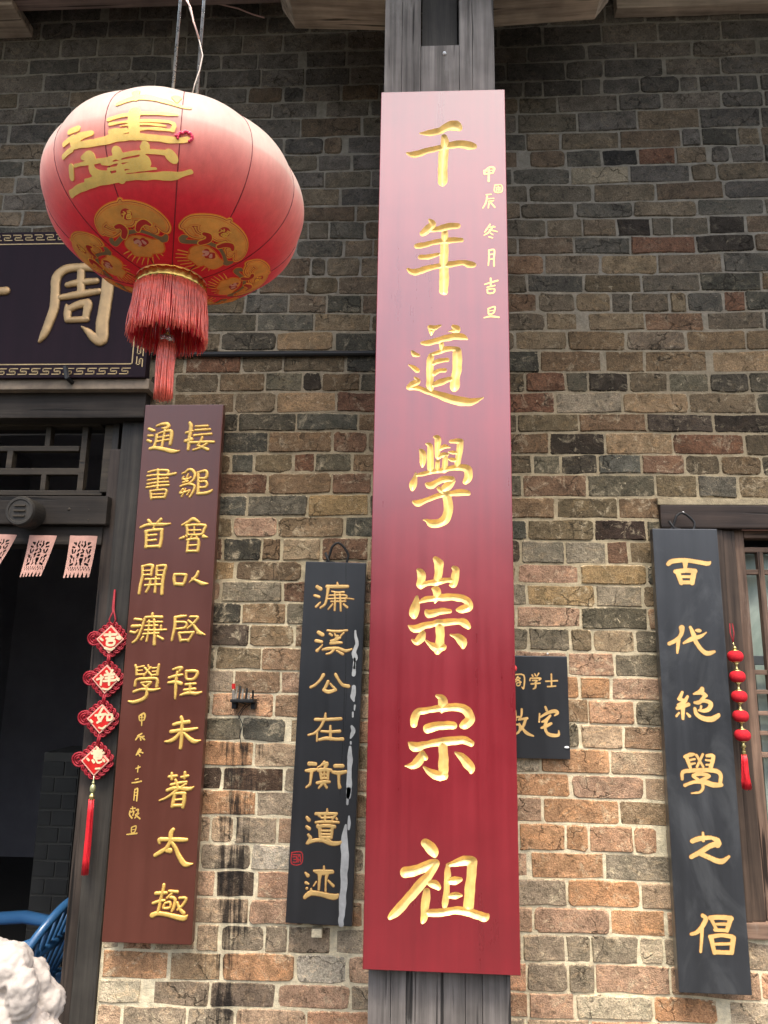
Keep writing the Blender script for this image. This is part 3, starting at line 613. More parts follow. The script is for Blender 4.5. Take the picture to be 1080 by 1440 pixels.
BRN=[(H_,'165,360,16 200,375,18 225,380,14|155,440,14 205,440,14|150,495,16 185,510,16|255,325,12 310,305,16 370,300,20 395,325,18 365,350,18 320,350,10|270,415,10 350,390,14 420,385,20 425,450,20 410,540,18|255,430,16 245,500,16 225,560,14|350,370,14 335,450,14 315,560,14|255,465,10 390,440,12|250,510,10 390,485,12|175,590,16 230,580,20 330,595,22 430,620,24 500,620,12 520,610,4'),
(H_,'640,290,16 655,330,22 640,440,20 620,600,16|600,405,16 670,385,14|590,500,20 660,480,20|710,330,12 850,325,14|705,375,14 875,365,14|690,435,14 790,425,12 890,418,14|640,520,16 740,515,14 840,510,16 920,512,14|785,460,14 760,520,14 725,555,10|730,550,10 790,575,16 850,600,18|840,530,14 770,575,14 680,605,12'),
(H_,'155,865,10 240,845,12 380,845,14 385,890,14|145,910,12 250,898,12 380,898,14 470,880,16|150,960,11 255,945,11 380,935,11|145,1005,12 260,985,11 385,978,12|135,1045,13 260,1025,12 390,1018,14|268,835,15 268,940,13 262,1060,12|180,1085,12 270,1075,12 365,1075,14 345,1160,15|180,1085,14 190,1175,14|190,1125,9 350,1118,9|190,1165,13 345,1158,13'),
(H_,'555,880,10 590,865,12 620,838,14 665,838,16 700,885,16 690,940,14 650,985,14 615,1000,10|570,920,10 560,945,14 610,950,12 650,925,12|620,890,10 590,975,12|560,985,12 620,970,10|530,1030,12 610,1005,12 690,1020,14 685,1080,14 640,1155,12|560,1060,10 525,1110,12 590,1095,12 640,1075,10|590,1060,10 545,1150,10|640,1080,10 610,1130,10|730,870,12 830,850,16 830,930,16 740,935,10|740,870,14 740,1000,16 735,1110,16|740,980,10 830,975,14 830,1035,14 745,1045,10|730,1115,16 820,1110,18 880,1090,16 905,1070,6'),
(I_,'240,180,16 265,210,16|385,170,18 350,205,16|150,265,14 220,235,16 330,230,20 420,230,18 495,220,8|310,240,12 300,280,12|205,310,16 300,295,16 400,290,18|215,320,18 215,400,16 210,495,18|395,300,18 390,400,18 370,490,18|215,490,14 370,480,16|235,358,11 330,350,13|235,418,11 325,410,13'),
(I_,'635,235,12 700,200,16 765,165,20 830,205,14|680,245,16 780,235,14 900,240,16 890,290,16 855,345,14 700,350,12|690,250,14 695,345,16|700,300,9 850,295,9|775,240,9 775,345,9|605,395,10 650,380,18|680,360,14 690,375,10|885,370,22 930,380,6|730,400,10 745,365,10|800,365,12 810,395,12|695,410,14 820,405,16 815,540,16|705,415,14 690,545,14|700,540,14 810,540,14|710,475,10 810,470,10'),
(I_,'165,720,12 230,705,14 290,710,16 280,760,16 270,820,14|170,725,14 170,830,16 145,940,16 130,1035,14|180,770,8 280,765,8|175,820,10 275,815,10|340,715,12 440,712,16 425,790,16 405,900,18 395,1040,18|340,720,14 335,820,14|340,770,8 420,765,8|335,825,10 420,820,10|205,870,12 370,865,12|200,940,12 385,930,14|265,870,14 250,950,14 215,1015,14|325,850,14 322,940,14 315,1020,14'),
(I_,'545,815,16 540,870,18 550,930,16|545,815,16 620,812,14 680,820,18|680,830,16 660,900,16 640,940,12|550,925,18 640,930,20|820,780,14 800,830,18 760,870,14 720,905,8|750,860,10 810,890,16 870,920,22 935,920,6'),
(J_,'165,170,14 240,180,14|135,255,18 225,250,16|115,320,14 170,330,14 200,300,8|370,110,16 370,150,16|290,150,14 380,145,14 480,148,16|280,165,14 240,290,14 190,400,14 140,445,12|310,205,10 480,205,12|290,250,10 430,245,10|280,300,10 420,300,12 530,295,10|260,345,10 440,335,12|330,190,12 325,300,12 300,430,12|390,180,14 395,320,14 390,465,18|260,380,12 240,410,12|430,370,12 490,405,14|470,250,12 470,300,8'),
(J_,'170,710,12 185,760,14 185,820,14|180,740,10 270,720,10|190,775,8 250,770,8|190,820,10 270,815,10|445,705,14 425,820,16|370,745,8 430,740,8|370,785,8 430,780,8|370,825,10 425,820,10|280,740,12 360,830,12|350,735,12 270,830,12|320,710,10 325,730,10|165,950,14 185,880,14 300,868,16 420,870,16 420,960,18|240,915,12 350,910,14 300,960,16|250,930,10 290,965,10|150,1020,14 250,990,14 360,1000,16 455,985,8|305,970,16 300,1060,18 250,1110,20 150,1140,18 90,1130,8'),
(J_,'640,150,14 700,140,16 760,135,12|635,150,16 630,260,16 595,420,12|650,205,11 760,212,13 750,270,13 650,285,10|810,145,12 900,150,14 850,220,14 780,280,10|790,190,12 850,240,14 900,310,18 980,355,8|900,330,18 940,345,14|680,340,14 700,425,16|680,335,14 850,325,14|845,335,14 790,425,14|700,420,14 790,415,14'),
(J_,'610,760,10 660,745,16 710,740,18 690,775,16|660,790,14 645,900,18 640,1010,16 635,1100,10|565,855,14 640,835,16 720,820,12|555,915,12 640,905,20 705,925,20|765,780,16 890,785,18 860,865,16 770,870,14 765,780,14|760,935,14 870,925,14|740,1000,14 870,985,14|810,930,16 810,1040,14|695,1060,10 780,1035,18 880,1040,18 940,1025,10'),
(K_,'720,140,16 730,180,18 725,300,18 720,400,18 710,470,16|640,220,16 690,205,18 800,190,20|610,295,18 720,280,18 800,275,18 890,258,10|710,300,14 660,360,18 600,395,18 545,400,6|750,310,12 800,360,20 860,400,22 925,388,6'),
(K_,'620,740,14 620,800,14|590,775,14 670,765,14|760,730,14 755,790,14|720,780,12 790,765,14|660,810,14 690,900,16|610,860,12 700,840,14 775,830,12|570,920,16 660,895,18 800,905,20 850,885,8|690,900,14 620,960,14 560,1000,12 490,1028,8|630,960,12 700,950,14 755,955,20|750,960,20 750,1030,20 735,1100,16|650,960,18 625,1090,18|660,1020,10 740,1015,10|640,1080,16 730,1080,16|770,850,12 700,900,12'),
(L_,'635,200,18 610,240,24 600,330,20 560,400,20 500,440,22 440,475,18|490,345,12 490,310,22 560,305,20 700,310,22 775,310,18|620,340,18 660,400,20 700,490,24 760,570,28 840,565,6|560,425,18 600,425,28'),
(L_,'535,790,16 525,850,16 500,950,16 475,1070,16|450,880,18 560,875,16|420,985,14 500,960,16 545,955,10|590,855,12 680,865,16|620,880,12 570,930,12|600,920,14 640,930,16 655,960,16 640,1030,16 620,1070,12|545,985,10 600,975,12 600,1030,12 530,1035,12 545,985,10|700,930,12 770,935,16 740,1000,14 680,1055,10|680,980,12 700,1040,16 745,1090,20|410,1115,26 470,1095,22 580,1110,22 680,1135,26 750,1145,26 785,1115,6')]
BSM=[(K_,s) for s in ('275,125,8 320,100,10 335,125,10 325,165,8|270,130,8 280,175,8 325,170,6|300,120,6 298,230,6|280,145,4 325,140,4',
'255,340,8 300,315,8|270,330,8 235,380,8|265,350,6 320,345,8|285,365,8 290,385,8|300,355,8 330,380,8',
'275,475,6 240,540,6|260,495,6 290,490,8 240,545,6|265,505,6 310,520,8|270,535,6 280,555,6','235,688,6 280,672,8|262,660,6 255,725,6',
'230,805,6 262,795,6|195,840,6 240,835,8 295,822,8','225,910,6 215,1025,6|225,915,6 255,905,8 245,1030,8|228,945,4 250,940,4|225,975,4 248,972,4',
'200,1095,6 205,1130,6|180,1115,6 230,1110,6|175,1140,8 170,1180,8 195,1215,8|190,1150,8 215,1145,8 205,1185,8|240,1130,8 262,1125,8 255,1160,6|240,1170,6 265,1165,8 225,1215,6|230,1180,6 280,1222,8',
'190,1320,6 190,1370,6 225,1360,6 238,1300,6 190,1315,6|195,1340,4 225,1335,4|140,1390,6 190,1385,8 248,1378,8')]
M_=((400,740),7.2);N_=((400,930),7.577);O_=((390,1110),6.854)
BL=[(M_,'330,612,14 365,635,18|305,700,10 350,715,12|320,815,10 355,780,8 365,770,4|535,570,5 540,600,12|430,610,14 530,612,16 640,610,14|445,620,14 430,720,10 410,790,10 365,825,8|480,660,6 540,672,8 600,668,10|450,700,4 620,700,7 615,740,8|440,735,5 600,730,6 700,738,5|470,762,6 620,760,6|510,670,8 512,760,8 508,850,8|560,670,7 568,770,8 570,855,8|485,790,8 445,840,6|600,790,8 635,820,10'),
(M_,'345,1075,16 385,1098,18|320,1160,14 375,1170,14|330,1260,14 360,1230,8 385,1200,5|435,1055,8 530,1065,12 635,1055,8|460,1090,10 480,1105,10|510,1090,8 520,1110,10|600,1080,8 570,1110,8|540,1110,10 510,1150,12 470,1160,8|560,1130,12 500,1170,10|470,1185,14 540,1180,12 580,1180,10|390,1250,10 440,1240,14 540,1235,12 620,1262,14 680,1245,8|510,1240,10 470,1280,10 425,1295,6|530,1260,8 590,1295,12'),
(N_,'415,145,16 380,200,12 330,250,12 280,275,12|545,140,14 580,200,12 620,250,14 680,265,18|465,215,14 440,270,14 415,305,12|415,305,12 470,325,18 545,305,14|490,240,8 540,295,12'),
(N_,'438,555,8 435,600,14|330,620,14 440,620,14 600,612,14|425,620,14 390,690,12 330,760,12 255,785,8|350,760,8 345,850,8|490,690,10 490,830,14|395,745,10 490,750,12 590,745,14|370,835,12 450,820,16 540,830,14 620,828,16'),
(N_,'265,1090,20 330,1095,18|230,1165,12 290,1160,20 345,1150,8|290,1180,16 280,1260,12 270,1310,12 235,1340,10|425,1070,10 390,1110,10 350,1130,5|400,1100,10 450,1090,20 430,1140,14|360,1160,16 430,1155,18 495,1160,14|385,1180,14 395,1250,14|425,1170,9 425,1240,9|465,1180,14 460,1250,14|390,1205,7 465,1205,7|395,1245,10 460,1245,10|350,1295,14 420,1285,16 480,1285,12|410,1300,14 365,1350,8|430,1310,12 450,1345,12|540,1115,18 620,1115,18|515,1180,14 580,1190,20 655,1175,14|580,1190,16 580,1290,12 588,1340,18'),
(O_,'285,270,12 305,295,16|285,360,12 310,380,14|300,440,12 320,470,14 300,510,16 285,520,10|480,190,6 480,230,12|370,235,12 480,235,14 570,235,12|400,245,14 420,270,6|560,245,12 530,290,8|430,275,8 540,270,8|460,250,10 460,300,10|370,318,10 480,312,12 590,318,10|575,290,10 570,280,8|390,350,14 400,360,16 470,350,14 550,360,16|410,370,16 415,460,14|530,370,14 520,460,12|430,400,10 520,400,10|430,435,10 520,435,10|420,465,12 520,465,12|440,475,12 410,500,8|480,480,12 510,495,8|300,510,16 370,490,16 440,495,14 520,520,20 590,520,16 615,505,8'),
(O_,'270,805,8 295,830,16|275,900,12 300,910,8|285,955,12|325,960,8 325,990,16|265,1040,16 320,1000,22 420,1010,20 500,1030,24 560,1035,24 585,1015,10|450,745,8 450,780,12|355,785,10 420,800,24 530,795,16|410,820,20 405,880,12 400,965,10|480,810,18 468,880,9 465,980,8|375,890,6 350,930,6|490,880,8 540,930,12')]
BLSEAL=(O_,'140,608,4 235,608,4 232,716,4 138,716,4 140,608,4|150,630,4 222,630,4|150,652,4 185,652,4 185,700,4 150,700,4|200,645,4 222,645,4 222,700,4|200,660,4 200,705,4|160,676,4 178,676,4|205,680,4 222,680,4')
SCAR=[(M_,'718,1060,8 722,1120,14 735,1190,16 720,1230,20 705,1280,22 715,1330,26 712,1380,12 706,1436,12'),(N_,'748,-30,14 746,40,16 740,110,22 738,140,20|740,275,20 735,340,26 728,380,24 740,420,10|750,470,6 745,520,5|728,545,12 728,590,10|715,690,10 735,740,24 720,780,22 705,815,8|708,860,8 708,880,7|700,915,14 698,1010,30 700,1060,28 692,1150,26 690,1250,26 690,1330,30 685,1440,22'),(O_,'690,0,22 680,70,16 675,140,9|692,260,12 690,330,14 688,380,10|660,345,10 650,420,22 645,500,34 652,600,40 650,700,38 642,800,36 645,900,34 632,1000,34 628,1100,34 622,1200,30 612,1260,28 618,1300,26')]
P_=((700,900),8.0)
SG=[(P_,s) for s in ('148,400,6 148,540,6|160,395,5 290,395,8 292,540,8 270,530,5|225,410,7 200,450,6|225,425,6 250,430,6 200,470,6|215,440,6 260,475,8|215,482,5 250,482,5 245,512,5 215,512,5 215,482,5',
'385,390,6 395,410,8|415,380,6 425,400,8|460,375,8 440,410,5|365,430,6 360,455,8|370,430,7 480,430,8 465,450,8|390,455,7 440,455,8 420,480,8|375,495,8 475,485,8|425,480,8 425,530,10 400,550,6',
'540,465,8 600,462,8 670,458,8|602,385,8 605,515,8|560,525,8 650,518,8',
'270,780,12 265,850,10 235,900,8|235,895,10 330,880,14|315,890,14 280,980,14 215,1050,8|240,940,8 290,1010,14 330,1050,18 400,1080,8|195,800,14 200,900,12|150,872,12 240,865,10|160,960,10 240,955,10 235,1040,10 160,1050,10 160,960,10',
'535,755,12 550,790,14|470,830,8 465,920,10|475,870,10 560,820,16 640,800,20 670,820,18 640,850,8|590,850,12 545,900,18 500,920,10|490,990,10 540,970,18 600,940,14|550,910,14 530,970,16 550,1040,16 600,1070,20 680,1070,16 685,1020,6')]
SGX=(P_,'150,400,6')
Q_=((910,700),6.259);Q2=((920,850),6.75);Q3=((920,1040),6.75);Q4=((920,1230),6.75)
BR=[(Q_,'185,585,16 220,560,20 330,550,18 440,565,18 530,580,18 555,565,6|335,560,24 335,620,14|250,650,18 340,640,20 420,645,20|270,660,22 300,750,18|410,660,22 395,750,20|300,695,12 400,695,12|310,745,16 390,745,16'),
(Q_,'305,1145,24 300,1200,16 260,1250,16 195,1285,16|275,1250,16 270,1310,14 265,1365,8|380,1140,12 410,1210,20 430,1270,18 480,1340,18 530,1370,20 590,1355,12|320,1280,8 400,1240,20 470,1220,14 520,1185,4|430,1168,8 455,1170,16 470,1170,8'),
(Q2,'265,835,12 242,890,17|235,898,16 290,918,17|315,875,12 285,925,17 228,955,14|222,985,18 325,950,16|270,955,22 272,1085,12|235,1030,8 210,1060,10|310,1035,8 335,1060,14|455,800,18 440,830,24 375,850,8|440,830,22 490,865,16|480,870,16 430,930,16 385,932,12|400,930,12 480,915,16 535,940,20 520,990,20 470,1010,16 420,1005,8|445,965,9 438,1000,8|385,990,14 400,1040,18 460,1080,22 540,1090,24 600,1060,20 615,1040,8'),
(Q3,'290,165,14 340,145,18 380,140,10|310,180,18 340,265,14|340,195,10 385,185,8|345,235,10 385,225,8|500,155,14 560,160,18 535,265,18|490,195,8 540,200,10|495,240,8 535,240,8|400,150,12 465,260,10|460,140,10 405,260,10|265,375,12 270,310,16 350,295,18 480,290,18 590,300,20 630,340,18 625,410,16|370,340,14 430,325,18 520,345,14 450,385,16|370,350,14 420,385,14|290,435,14 370,405,14 460,400,22 560,430,24 635,430,18|455,400,16 462,460,12 430,500,10 355,510,6'),
(Q3,'462,885,10 465,960,14|360,965,20 430,940,22 540,930,16|540,930,14 600,960,26 600,1000,26|610,985,26 530,1010,22 450,1060,22 350,1115,18|440,1085,22 510,1115,22 590,1150,24 650,1155,22 710,1110,10'),
(Q4,'460,390,18 490,420,20 450,500,20 400,550,16 350,565,12|450,500,20 450,600,14 440,730,12|530,410,20 620,405,20 730,415,22|540,420,16 590,520,14|720,430,22 690,530,18|570,470,10 700,470,14|575,525,14 690,530,14|530,590,18 640,575,16 740,590,20|540,600,22 570,740,18|750,600,24 735,740,20|560,660,12 750,655,12|570,735,18 730,740,18')]
Z_=((0,300),4.5)
ZHOU=(Z_,'690,358,30 600,345,26 480,345,26 410,360,28 360,410,30 352,500,28 345,600,30 310,700,28 280,770,24 250,815,8|430,455,18 500,440,22 610,430,20|515,375,24 515,500,24|385,535,18 500,515,24 625,495,20|425,585,10 430,620,24 430,670,22|430,612,22 500,580,26 555,570,28|560,580,28 545,660,22|430,677,20 550,672,20|690,380,38 680,500,38 665,600,38 650,700,40 645,800,38 600,790,30 560,750,20 520,720,6')
ZEDGE=(Z_,'-170,505,20 -60,500,24 40,492,26|-90,300,24 -95,640,26|-60,370,20 -25,375,22')

# ================= BOARDS =================
# --- tall red board: really carved ---
RB=Board((536,128),(710,127),(510,1366),(732,1370),PY-.045)
t=thing('red_couplet_board',RB.base(),'tall glossy red couplet board with large carved gold characters on the timber post','signboard','couplet boards')
Wv=Vector((0,-1,0)); hu,hv=RB.w/2,RB.h/2; ch=.0015
c8=[RB.at(x,y,-wz) for wz in (.04,ch) for x,y in ((-hu,-hv),(hu,-hv),(hu,hv),(-hu,hv))]+[RB.at(x,y,0) for x,y in ((-hu+ch,-hv+ch),(hu-ch,-hv+ch),(hu-ch,hv-ch),(-hu+ch,hv-ch))]
mesh_obj('panel_edge',c8,[(3,2,1,0)]+[(k,(k+1)%4,4+(k+1)%4,4+k) for k in range(4)]+[(4+k,4+(k+1)%4,8+(k+1)%4,8+k) for k in range(4)],M_REDSIDE,t)
V0,V1=-hv+ch,hv-ch
allst=[RB.conv(*c,G(s)) for c,s in RED]; small=[RB.conv(*c,G(s)) for c,s in RSM]+[RB.conv(*RSEAL[0],G(RSEAL[1]))]
bands=[]
for st in allst:
    a=np.array([q for s in st for q in s]); bands.append((a[:,1].min()-a[:,2].max()-.012,a[:,1].max()+a[:,2].max()+.012))
bands.sort(); front=MB()
def flat(v0,v1):
    if v1-v0>1e-5: front.add([RB.at(x,y) for x,y in ((-hu+ch,v0),(hu-ch,v0),(hu-ch,v1),(-hu+ch,v1))],[(0,1,2,3)])
vcur=V0
order=sorted(range(len(allst)),key=lambda i:max(q[1] for s in allst[i] for q in s))
gx=np.linspace(-hu+ch,hu-ch,190)
for n_,i in enumerate(order):
    st=allst[i]; v0,v1=bands[n_]; v0=max(v0,vcur); flat(vcur,v0)
    gy=np.linspace(v0,v1,int((v1-v0)/.0020)+1); X,Y=np.meshgrid(gx,gy)
    Dd=sdf(st,X,Y,.0018,i); V,dep,Fi,Bd,Fo=march(Dd,gx,gy,True)
    def z_(d): 
        if d<=0: return 0.0
        q=min(1,d/.017); return -.011*(1-(1-q)**1.8)
    vs=[RB.at(u,v,z_(d)) for (u,v),d in zip(V,dep)]
    us=sorted({k for f in Fi for k in f}); mp={k:j for j,k in enumerate(us)}
    mesh_obj('carved_character',[vs[k] for k in us],[tuple(mp[k] for k in f) for f in Fi],M_GILD,t,smooth=True)
    us=sorted({k for f in Fo for k in f}); mp={k:j for j,k in enumerate(us)}
    front.add([vs[k] for k in us],[tuple(mp[k] for k in f) for f in Fo]); vcur=v1
flat(vcur,V1); front.build('panel_face',M_RED,t)
for k,st in enumerate(small): relief(RB,st,M_GILD,t,'flat','small_character',cell=.0009,H=.0008,wob=.0004,seed=k)
q=P(723,940,PY-.03); MB().sphere(q,.008,8,6,(1,1,1.1)).build('wax_blob',M_SEAL,t)

def glyph_board(B, name, label, T, mat, chars, gmat, style, H, cell, group, small=(), grow=1.0, wob=.0008, outline=None, prof=.006, w0=0.0):
    t=thing(name,B.base(),label,'signboard',group); board_body(B,T,mat,t)
    for k,(c,s) in enumerate(chars):
        st=B.conv(*c,G(s),grow)
        if outline:
            relief(B,[[(u,v,r+outline) for u,v,r in q] for q in st],M_OUTL,t,'flat','character_outline',cell*1.2,.0005,wob,k,w0)
        relief(B,st,gmat,t,style,'character',cell,H,wob,k,w0,prof)
    for k,(c,s) in enumerate(small): relief(B,B.conv(*c,G(s)),gmat,t,'flat','small_character',.0010,.0012,.0004,k,w0)
    return t
BB=Board((205,569),(314,569),(142,1326),(270,1328),-.062)
glyph_board(BB,'brown_couplet_board','brown red couplet board with two columns of gold characters beside the doorway',.03,M_BROWN,BRN,M_GILD2,'round',.004,.0011,'couplet boards',BSM,1.0,.0006,.0013,.005)
KB=Board((429,790),(516,791),(402,1298),(494,1303),-.045)
tk=glyph_board(KB,'black_couplet_board','narrow black board with gold characters and a long silver paint scar down its edge',.025,M_BLACK,BL,M_GILDF,'round',.0016,.0010,'couplet boards',(),1.05,.0006,.0012,.003)
relief(KB,KB.conv(*BLSEAL[0],G(BLSEAL[1])),M_SEAL,tk,'flat','red_seal',.0009,.0006)
for k,(c,s) in enumerate(SCAR):
    for s1 in s.split('|'): relief(KB,KB.conv(*c,G(s1)),M_SILV,tk,'flat','paint_scar',.0010,.0006,.0022,k)
for k_,s1 in enumerate(('655,-1300,2.0 655,0,2.2 640,300,2.4 628,700,2.4 610,1100,2.4 590,1440,2.2','668,200,1.2 655,500,1.5 640,900,1.2')):
    relief(KB,KB.conv(*N_,G(s1)),M_IRON,tk,'flat','split_line',.0009,.0003,.0004,k_)
def hang_loop(B, px, tk_, w, h):
    q=P(*px,B.Yf+.012); pts=[q+Vector((math.cos(a)*w+.2*w*math.sin(3*a),.003*math.sin(2*a),math.sin(a)*h*(1+.08*math.cos(5*a)))) for a in [math.pi*(-.08+1.16*i/16) for i in range(17)]]
    MB().tube(pts,.0042,6).build('hanging_wire',M_IRON,tk_,True)
    MB().tube([q+Vector((-w*1.2,0,h*.5)),q+Vector((-w*.8,-.002,0)),q+Vector((-w*.2,0,-.005))],.0045,6).build('hanging_wire',M_IRON,tk_,True)
hang_loop(KB,(474,790),tk,.034,.062)
a=P(446,1309,-.02); MB().box((a.x-.016,-.03,a.z-.016),(a.x+.016,-.001,a.z+.008),.002).build('foot_bracket',M_MORTAR,tk)
QB=Board((917.5,744),(1008,743),(955,1398),(1058,1398),-.07)
tq=glyph_board(QB,'black_couplet_board','wide dusty black board with gold characters overlapping the window frame',.032,M_BLACK2,BR,M_GILDF,'flat',.0012,.0010,'couplet boards',(),1.0,.0006,.0012)
hang_loop(QB,(960,743),tq,.036,.05); MB().sphere(P(960.5,721,-.05),.0045,8,6).build('nail',M_WHITE,tq)
SB=Board((668,921),(797,923),(668,1066),(803,1067),-.028)
ts=glyph_board(SB,'small_black_sign','small black sign with gold writing half hidden behind the post',.02,M_BLACK,SG,M_GILDF,'flat',.0010,.0008,None,(),1.0,.0003,.0006)
MB().sphere(P(797,1051,-.03),.005,8,6,(1.6,.6,.8)).build('corner_screw',M_WHITE,ts); MB().sphere(P(770,919,-.03),.003,8,6).build('nail',M_WHITE,ts)

# --- big horizontal name board over the door ---
y=-.10; a=P(0,326,y); zt=P(60,326,y).z; zb=P(100,531,y).z; xr=P(208,480,y).x
NBt=thing('door_name_board',(xr-.9,y,zb),'large purple black name board with one gold character showing and a gold key-pattern border','signboard')
class NB(Board):
    def __init__(s): s.Yf=y; s.c=Vector((xr-.9,y,(zt+zb)/2)); s.U=Vector((1,0,0)); s.V=Vector((0,0,1)); s.w=1.8; s.h=zt-zb
nb=NB(); board_body(nb,.04,M_NAVY,NBt)
for n_,(c,s) in enumerate((ZHOU,ZEDGE)):
    relief(nb,nb.conv(*c,G(s)),M_GILDB,NBt,'round','character',.0016,.010,.001,n_,0,.016)
# gold fillet and meander border
def ln(pts,r=.0016,nm='gold_line'):
    relief(nb,[[(x,v,r) for x,v in pts]],M_LINE,NBt,'flat',nm,.0012,.0012)
hw,hh=nb.w/2,nb.h/2
mb=MB()
def bar(u0,v0,u1,v1,r=.0019):
    mb.obox(nb.at((u0+u1)/2,(v0+v1)/2,.0006),(1,0,0),(0,0,1),(0,-1,0),abs(u1-u0)/2+r,abs(v1-v0)/2+r,.0009)
i_=.050; bar(-hw+i_,-hh+i_,hw-i_,-hh+i_); bar(-hw+i_,hh-i_,hw-i_,hh-i_); bar(hw-i_,-hh+i_,hw-i_,hh-i_)
mb.build('gold_fillet',M_LINE,NBt)
mb=MB(); p_=.0235*1.55; o0,o1=.013,.034
def key(u,sgn,vertical=False):
    # one meander unit: a hooked Z in the border band
    s=[((0,o0),(p_*.80,o0)),((p_*.80,o0),(p_*.80,(o0+o1)/2+.001)),((p_*.80,(o0+o1)/2+.001),(p_*.40,(o0+o1)/2+.001)),((p_*.20,o1),(p_*1.0,o1)),((p_*.2,o1),(p_*.2,(o0+o1)/2-.001)),((p_*.2,(o0+o1)/2-.001),(p_*.6,(o0+o1)/2-.001))]
    for (a0,b0),(a1,b1) in s:
        if vertical: bar(hw-b0,u+a0,hw-b1,u+a1,.0017)
        else: bar(u+a0,sgn*(hh-b0),u+a1,sgn*(hh-b1),.0017)
u=hw-.055
while u>-.35: key(u-p_,1); key(u-p_,-1); u-=p_*1.12
v=-hh+.04
while v<hh-.08: key(v,1,True); v+=p_*1.12
mb.build('key_pattern_border',M_LINE,NBt)
q=P(95,528,y-.01); mb=MB().tube([q+Vector((-.008,-.005,.03)),q+Vector((.004,-.012,-.012)),q+Vector((.008,.06,-.02))],.009,6); mb.build('iron_hook',M_IRON,NBt)

# ================= DOORWAY =================
def rect(mb, px0, py0, px1, py1, yf, th, bev=.002):
    cx,cy=(px0+px1)/2,(py0+py1)/2
    a=P(px0,cy,yf); b=P(px1,cy,yf); c=P(cx,py0,yf); d=P(cx,py1,yf)
    return mb.box((a.x,yf,d.z),(b.x,yf+th,c.z),bev)
door=thing('door_frame',(DX-.8,0,0),'dark timber doorway with a lattice transom and an open dark entrance','door frame')
xin=P(82,1400,0).x; XD=DX-1.9
zl0=P(100,590,-.03).z; zl1=DZ
MB().box((XD,-.05,zl0),(P(205,560,-.05).x,.14,zl1-.012),.006).build('lintel',M_DARKWX,door)
MB().box((XD,-.085,P(100,545,-.1).z),(P(207,540,-.1).x,-.001,P(100,532,-.1).z+.004),.003).build('ledge',plain('ledge_mortar',(.19,.148,.105),.9,0,.4,40,.8),door)
MB().box((xin+.045,-.012,0),(DX-.001,.14,zl0-.001),.005).build('jamb',M_DARKW,door)
MB().box((xin,.004,0),(xin+.043,.15,zl0-.10),.005).build('jamb_stop',wood('brown_jamb_edge',(.022,.016,.012),(.07,.052,.04),.6,1,'z',.5),door)
MB().box((XD,-.012,0),(DX-1.62,.14,zl0-.001),.005).build('jamb',M_DARKW,door)
zb0,zb1=P(80,737,-.03).z,P(80,697,-.03).z
MB().box((DX-1.61,-.03,zb0),(DX-.10,.12,zb1),.006).build('cross_beam',M_DARKWX,door)
MB().box((DX-1.61,-.005,P(80,766,0).z),(DX-.12,.11,zb0-.001),.004).build('soffit_board',M_DARKWX,door)
xs0=P(157,640,.02).x
MB().box((xs0,.012,zb1+.001),(DX-.10,.1,zl0-.001),.003).build('side_panel',M_DARKW,door)
tr=MB(); rect(tr,144,597,156,692,.015,.05).build('transom_stile',M_LATT,door)
tr=MB(); rect(tr,-180,590,143,599,.018,.05).build('transom_rail',M_LATT,door)
tr=MB(); rect(tr,-180,689,143,696,.018,.05).build('transom_rail',M_LATT,door)
for q_ in ((-180,627,111,634,1),(-180,658,111,667,1),(112,600,120,690,0),(64,600,71,627,0),(9,634,17,658,0),(57,667,64,689,0),(-60,667,-52,689,0),(-50,600,-42,627,0)):
    mb=MB(); rect(mb,*q_[:4],.024,.03,.0015).build('lattice_bar',M_LATT,door)
c_=P(27,718,-.11); c2=Vector((c_.x,-.028,c_.z))
mb=MB().lathe(c_,[(.001,.004),(.036,.004),(.048,.001),(.052,-.006),(.052,-.12)],28,'y'); mb.v=[(x,2*c_.y-y_,z) for x,y_,z in mb.v]; mb.f=[f[::-1] for f in mb.f]
# boss: lathe axis y; face towards the courtyard
mb=MB()
prof=[(.052,.078),(.052,.008),(.047,0),(.040,0),(.038,.003),(.001,.003)]; n=28
V=[];
for r_,h_ in prof:
    for k in range(n): a=2*math.pi*k/n; V.append((c_.x+r_*math.cos(a),c_.y+h_,c_.z+r_*math.sin(a)))
mb.add(V,[(i*n+k,i*n+(k+1)%n,(i+1)*n+(k+1)%n,(i+1)*n+k) for i in range(len(prof)-1) for k in range(n)]); bo=mb.build('door_boss',M_DARKW,door)
for dz in (-.018,0,.018): MB().box((c_.x-.02,c_.y-.002,c_.z+dz-.0028),(c_.x+.02,c_.y+.004,c_.z+dz+.0028),.001).build('carved_line',M_LATT,bo)
for px_,py_ in ((97,716),(125,717),(124,731)): MB().sphere(P(px_,py_,-.03),.006 if px_<100 else .003,8,6,(1,.5,1)).build('nail',M_LATT,door)
# pale tube lamp fitting seen through the transom
tag(MB().tube([P(-120,612,.5),P(146,609,.5)],.006,8).build('white_rail',plain('pale_rail_paint',(.30,.30,.31),.5),loc=tuple(P(10,610,.5))),'thin pale rail inside the room seen through the door transom','rail')

